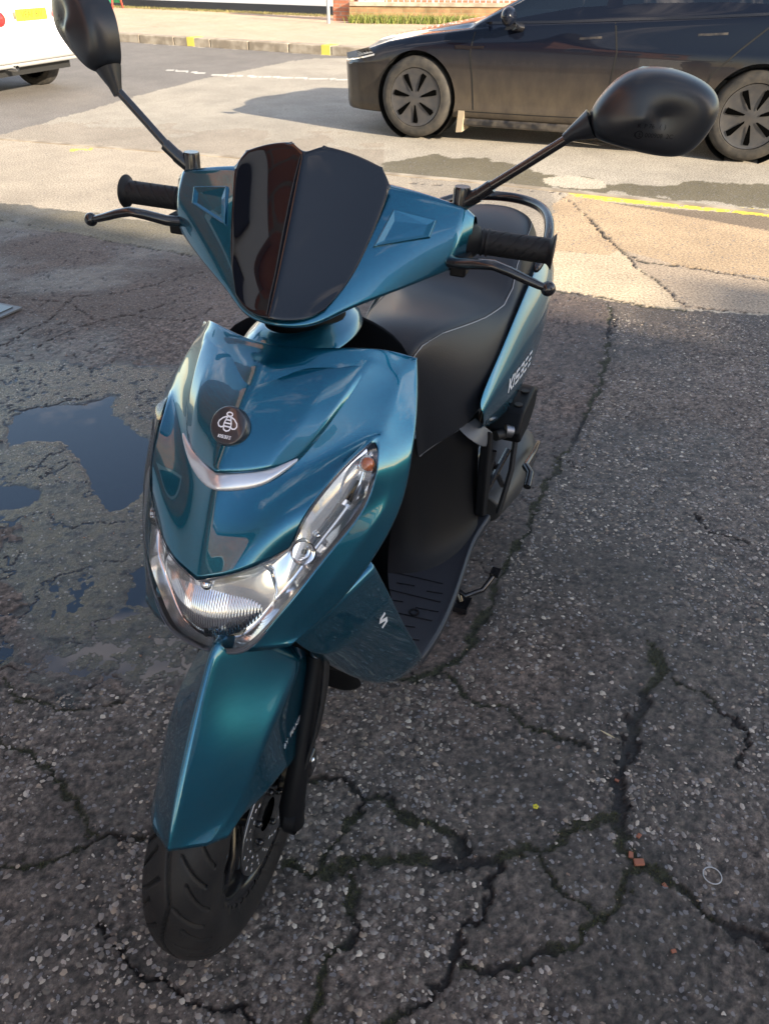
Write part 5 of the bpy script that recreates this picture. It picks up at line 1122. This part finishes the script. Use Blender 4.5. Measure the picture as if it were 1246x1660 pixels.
def car_wheel(parent, u, v_out, inward, r=.334, cover=True):
    w_ = empty('wheel', (u, v_out, r)); w_.parent = parent; s_ = 1 if inward > 0 else -1
    MB().lathe([(s_ * a, b) for a, b in [(.018, .238), (.0, .245), (-.008 + .006, .270), (.0, .300), (.020, .322), (.045, .333), (.185, .333), (.21, .318), (.22, .26), (.2, .235)]], ax='y', n=72, closed=True).build('tyre', M['car_tyre'], w_)
    MB().lathe([(s_ * .014, .240), (s_ * .006, .236), (s_ * .010, .222), (s_ * .012, .10), (s_ * .004, .03), (s_ * .004, .0005)], ax='y', n=72).build('wheel_cover', M['wheel_cover'], w_)
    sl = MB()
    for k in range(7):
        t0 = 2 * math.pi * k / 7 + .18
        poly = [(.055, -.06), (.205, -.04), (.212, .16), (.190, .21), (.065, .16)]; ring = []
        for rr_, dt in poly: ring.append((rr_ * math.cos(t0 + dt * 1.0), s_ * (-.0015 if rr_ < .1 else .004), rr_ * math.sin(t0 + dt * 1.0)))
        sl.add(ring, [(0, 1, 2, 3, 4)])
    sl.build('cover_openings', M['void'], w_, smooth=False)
    return w_
ev = empty('parked_car', rf(0, 0), R(-21.35)); tag(ev, 'dusty black saloon car standing in the near lane with grey wheel covers', 'car')
top = [(-.84, .60), (-.78, .66), (-.6, .745), (-.2, .83), (.2, .90), (.5, .955), (.8, 1.10), (1.3, 1.34), (1.7, 1.43), (2.1, 1.445), (2.6, 1.41), (3.1, 1.29), (3.5, 1.13), (3.75, 1.06), (3.88, .95)]
belt = [(-.84, .56), (-.78, .60), (-.6, .675), (-.3, .765), (0, .82), (.45, .875), (.8, .915), (1.7, .965), (2.8, 1.03), (3.3, 1.04), (3.75, 1.0), (3.88, .9)]
wid = [(-.84, .50), (-.80, .64), (-.72, .745), (-.60, .82), (-.4, .875), (-.1, .905), (.3, .918), (1.0, .925), (2.9, .925), (3.3, .895), (3.6, .83), (3.8, .72), (3.88, .55)]
rail = [(-.84, 0), (.25, 0), (.45, .88), (.6, .955), (1.35, 1.32), (1.9, 1.375), (2.5, 1.34), (3.1, 1.19), (3.4, 1.05), (3.6, 1.0)]
wrl = [(-.84, .3), (0, .66), (.5, .80), (.9, .74), (1.4, .62), (2.6, .60), (3.2, .64), (3.6, .66), (3.88, .4)]
us, rows_ = car_shell(top, belt, wid, rail, wrl, -.84, 3.88, .19)
AR = ((0, .335, .375), (2.875, .335, .375))
GB = 37
def isglass(i, j, u, z):
    if GB <= j < 40 and u > .72 + .0 * z and u < 3.05 and not (1.60 < u < 1.72): return 'w'
    if j >= 40 and .62 < u < 1.30: return 's'
    if j >= 42 and 1.36 < u < 3.2: return 's'
    return None
body = join(car_mesh('body', us, rows_, .925, lambda i, j, u, z: not isglass(i, j, u, z), M['car_paint'], ev, 1, AR), car_mesh('body2', us, rows_, .925, lambda i, j, u, z: not isglass(i, j, u, z), M['car_paint'], ev, -1, AR))
for sd in (1, -1):
    car_mesh('side_window', us, rows_, .925, lambda i, j, u, z: isglass(i, j, u, z) == 'w' and u < 1.66, M['car_glass'], ev, sd)
    car_mesh('side_window', us, rows_, .925, lambda i, j, u, z: isglass(i, j, u, z) == 'w' and u > 1.66, M['car_glass'], ev, sd)
join(car_mesh('windscreen', us, rows_, .925, lambda i, j, u, z: isglass(i, j, u, z) == 's' and u < 1.33, M['car_glass'], ev, 1), car_mesh('x', us, rows_, .925, lambda i, j, u, z: isglass(i, j, u, z) == 's' and u < 1.33, M['car_glass'], ev, -1))
join(car_mesh('roof_glass', us, rows_, .925, lambda i, j, u, z: isglass(i, j, u, z) == 's' and u > 1.33, M['screen'], ev, 1), car_mesh('x', us, rows_, .925, lambda i, j, u, z: isglass(i, j, u, z) == 's' and u > 1.33, M['screen'], ev, -1))
MB().box((1.5, .925, .42), (4.2, 1.5, .30)).box((-.55, .925, .40), (.4, 1.2, .3)).build('underbody', M['black_ink'], ev, smooth=False)
MB().box((2.1, .925, .72), (2.6, 1.45, .30)).box((1.45, .50, .95), (.18, .50, .62), Matrix.Rotation(.25, 3, 'Y')).box((1.45, 1.35, .95), (.18, .50, .62), Matrix.Rotation(.25, 3, 'Y')).box((2.55, .925, .92), (.18, 1.3, .55), Matrix.Rotation(.3, 3, 'Y')).box((.80, .925, .88), (.45, 1.45, .16)).build('seats_and_dashboard', M['interior'], ev, smooth=False, bevel=.04)
MB().tube([(1.03 + .05 * math.cos(t_), 1.30 + .18 * math.sin(t_), .98 + .17 * math.cos(t_)) for t_ in [2 * math.pi * k / 20 for k in range(21)]], .014, 8, caps=False).build('steering_wheel', M['black_ink'], ev)
for u_ in (0, 2.875): car_wheel(ev, u_, .012, 1); car_wheel(ev, u_, 1.838, -1)
for u_ in (0, 2.875): # wheel-arch liner
    MB().lathe([(.04, .372), (.30, .372), (.30, .02)], (u_, 0, .335), 'y', 60).build('arch_liner', M['black_ink'], ev)
def cd(name, shapes, m, lift=.002, parent=None):
    vs_ = []
    return decal(name, shapes, Vector((0, -.2 + .17, 0)), (1, 0, 0), (0, 0, 1), body, m, parent or ev, lift)
def D(name, pl, wd, m, lift=.0015): return decal(name, [stroke(dense(p, .03), wd) for p in pl], Vector((0, .0, 0)), (1, 0, 0), (0, 0, 1), body, m, ev, lift, (0, -1, 0))
gap = mat('panel_gap', (.004, .004, .004), .8)
D('door_gap', [[(.55, .24), (.53, .50), (.50, .70), (.52, .86)]], .012, gap); D('door_gap', [[(1.70, .25), (1.72, .50), (1.74, .75), (1.69, .955)]], .012, gap); D('door_gap', [[(2.42, .28), (2.50, .62), (2.68, .80), (2.92, 1.015)]], .012, gap)
D('door_sill_gap', [[(.42, .245), (1.2, .247), (2.42, .262)]], .007, gap)
D('door_handle', [[(1.42, .835), (1.60, .850)]], .016, M['car_trim']); D('door_handle', [[(2.34, .885), (2.56, .900)]], .016, M['car_trim'])
D('side_camera', [[(.36, .745), (.43, .748), (.50, .742)]], .030, M['dark_metal'], .004); D('side_trim', [[(.50, .748), (.62, .752)]], .020, M['dark_metal'], .004)
D('headlamp', [[(-.66, .645), (-.56, .668), (-.44, .695)]], .055, M['chrome_soft'], .003); D('daylight_strip', [[(-.66, .622), (-.54, .632), (-.42, .66)]], .014, M['white_paint'], .005)
D('window_trim', [[(.62, .925), (1.2, .945), (1.7, .972), (2.3, 1.00), (2.95, 1.04)]], .018, M['dark_metal'], .004)
MB().prism([(.40, .07), (.455, .075), (.47, .25), (.415, .25)], .24, Matrix(((1, 0, 0, 0), (0, 0, 1, .02), (0, 1, 0, 0), (0, 0, 0, 1)))).build('mud_flap', M['mud'], ev, smooth=False)
MB().box((1.45, .10, .155), (2.0, .10, .07)).build('sill', M['car_trim'], ev, bevel=.02)
mr_ = MB(); mr_.ball((.84, -.085, .985), .10, 20, (.62, 1.0, .72)); mc = mr_.build('wing_mirror', M['car_paint'], ev); MB().tube([(.92, .06, .90), (.87, -.03, .915)], [.035, .03], 12).prism([(.80, .885), (.93, .90), (.90, .93), (.82, .93)], .08, Matrix(((1, 0, 0, 0), (0, 0, 1, -.04), (0, 1, 0, 0), (0, 0, 0, 1)))).build('mirror_stalk', M['dark_metal'], mc)
for y_ in (.55, 1.1): MB().tube([(.55, y_, .955), (.60, y_ + .5, .985)], .008, 6).build('wiper', M['black_ink'], ev)

# white car ahead, only its tail in the picture
wc = empty('white_car', rf(-5.22, .17), R(-21.35)); tag(wc, 'bright white hatchback seen from behind at the top left edge with yellow plate', 'car')
top = [(-4.0, .72), (-3.6, .85), (-3.0, .98), (-2.4, 1.35), (-1.8, 1.46), (-.8, 1.46), (-.35, 1.36), (-.12, 1.05), (-.03, .92), (0, .80)]
belt = [(-4.0, .62), (-3.4, .80), (-2.6, .90), (-.8, .96), (-.12, .95), (0, .74)]
wid = [(-4.0, .6), (-3.8, .8), (-3.2, .88), (-.6, .88), (-.2, .86), (-.06, .82), (0, .76)]
rail = [(-4, 0), (-3.2, 0), (-3.0, .92), (-2.3, 1.28), (-1.6, 1.38), (-.8, 1.38), (-.3, 1.25), (-.12, .98), (0, .76)]
wrl = [(-4, .5), (-3, .72), (-2, .62), (-.6, .60), (-.2, .64), (0, .70)]
u2, r2_ = car_shell(top, belt, wid, rail, wrl, -4.0, 0, .36, .04, .88)
AR2 = ((-.72, .31, .35), (-3.2, .31, .35))
gl = lambda i, j, u, z: (37 <= j < 40 and -2.3 < u < -.45 and not -1.35 < u < -1.25) or (j >= 40 and (-.30 < u < -.10 or -2.95 < u < -2.35))
wbdy = join(car_mesh('body', u2, r2_, .88, lambda i, j, u, z: not gl(i, j, u, z), M['white_paint'], wc, 1, AR2), car_mesh('x', u2, r2_, .88, lambda i, j, u, z: not gl(i, j, u, z), M['white_paint'], wc, -1, AR2))
join(car_mesh('windows', u2, r2_, .88, gl, M['screen'], wc, 1), car_mesh('x', u2, r2_, .88, gl, M['screen'], wc, -1))
# closed rear face
rl = r2_[-1]; ringp = [(.0, .88 - y, z) for y, z in rl] + [(.0, .88 + y, z) for y, z in rl[::-1]]
tail = [[(.0 + dx, .88 + (p[1] - .88) * sc, .55 + (p[2] - .55) * sc) for p in ringp] for dx, sc in ((-.002, 1), (.035, .97), (.055, .88), (.06, .6), (.06, .02))]
mesh('tailgate', [p for r in tail for p in r], [(i * len(ringp) + j, i * len(ringp) + (j + 1) % len(ringp), (i + 1) * len(ringp) + (j + 1) % len(ringp), (i + 1) * len(ringp) + j) for i in range(4) for j in range(len(ringp))], M['white_paint'], wc)
bp_ = MB().box((.030, .88, .405), (.10, 1.46, .09)).box((-.02, .88, .345), (.14, 1.50, .06)); bp_.build('bumper', M['grey_bumper'], wc, bevel=.03)
MB().tube([(-.1, .42, .315), (.105, .42, .315)], .032, 18, caps=False).build('exhaust_tip', M['chrome_soft'], wc)
pl = MB().box((.067, .88, .83), (.012, .50, .115)).build('number_plate', M['yellow_plate'], wc, smooth=False)
tv, tf = text_shapes('VEAF 8IV', .092)
mesh('plate_lettering', [(.0745, .88 + a, .802 + b) for a, b in tv], tf, M['black_ink'], pl, smooth=False, fix=False)
for y_ in (.36, 1.40): MB().ball((.028, y_, .80), .10, 16, (.5, 1.3, .9)).build('tail_lamp', M['red_lamp'], wc)
MB().box((-1.9, .88, .33), (3.6, 1.35, .22)).build('underbody', M['black_ink'], wc, smooth=False)
for u_ in (-.72, -3.2): car_wheel(wc, u_, .03, 1, .31); car_wheel(wc, u_, 1.73, -1, .31)

# ================================================================== BUILDINGS BEHIND THE VIEWER (they cast the long shade and mirror in the paintwork)
sh_ = empty('shop_building', rf(22, -14), R(-21.35)); tag(sh_, 'long pale rendered shop building, unseen behind the viewer, casting shade over the forecourt', 'building')
bb = MB().prism([(-13.2, 0), (-1.31, 0), (-1.31, 5.79), (-3.55, 5.79), (-6.3, 6.42), (-13.2, 6.42)], 4.4, Matrix(((1, 0, 0, 0), (0, 0, 1, -.2), (0, 1, 0, 0), (0, 0, 0, 1))))
bb.build('wall', rend, sh_, smooth=False)  # pale finish put on this unseen wall to brighten what the headlight mirrors
MB().add([(x, y, z) for z in (0, 6.62) for x, y in ((-1.30, -4.2), (18, -4.2), (18, 4.2), (-1.30, 4.2))], [(0, 3, 2, 1), (4, 5, 6, 7), (0, 1, 5, 4), (1, 2, 6, 5), (2, 3, 7, 6), (3, 0, 4, 7)]).build('taller_wall', rend, sh_, smooth=False)
for k in range(7):
    f_ = MB().box((-11.5 + k * 4, 4.22, 1.6), (2.6, .08, 2.0)).build('window', M['white_paint'], sh_, smooth=False); MB().box((-11.5 + k * 4, 4.27, 1.6), (2.4, .02, 1.8)).build('pane', M['screen'], f_, smooth=False)
lb_ = empty('side_building', (-4.95, -1.9, 0), R(-10)); tag(lb_, 'brick and white rendered building left of the viewer lit by the low sun', 'building')
MB().box((0, 0, 3.0), (4, 9, 2.8)).build('brick_storey', bk1, lb_, smooth=False)
MB().box((0, 0, .8), (4.1, 9.1, 1.6)).build('white_ground_floor', rend, lb_, smooth=False)
MB().box((2.07, 0, 1.66), (.12, 9.2, .14)).build('fascia', blk, lb_, smooth=False)
for y_ in (-3, 0, 3):
    f_ = MB().box((2.0, y_, 3.0), (.08, 1.2, 1.4)).build('window', M['white_paint'], lb_, smooth=False); MB().box((2.05, y_, 3.0), (.02, 1.02, 1.2)).build('pane', M['screen'], f_, smooth=False)
MB().box((0, 0, 4.5), (4.3, 9.3, .2)).build('roof', M['plastic'], lb_, smooth=False)
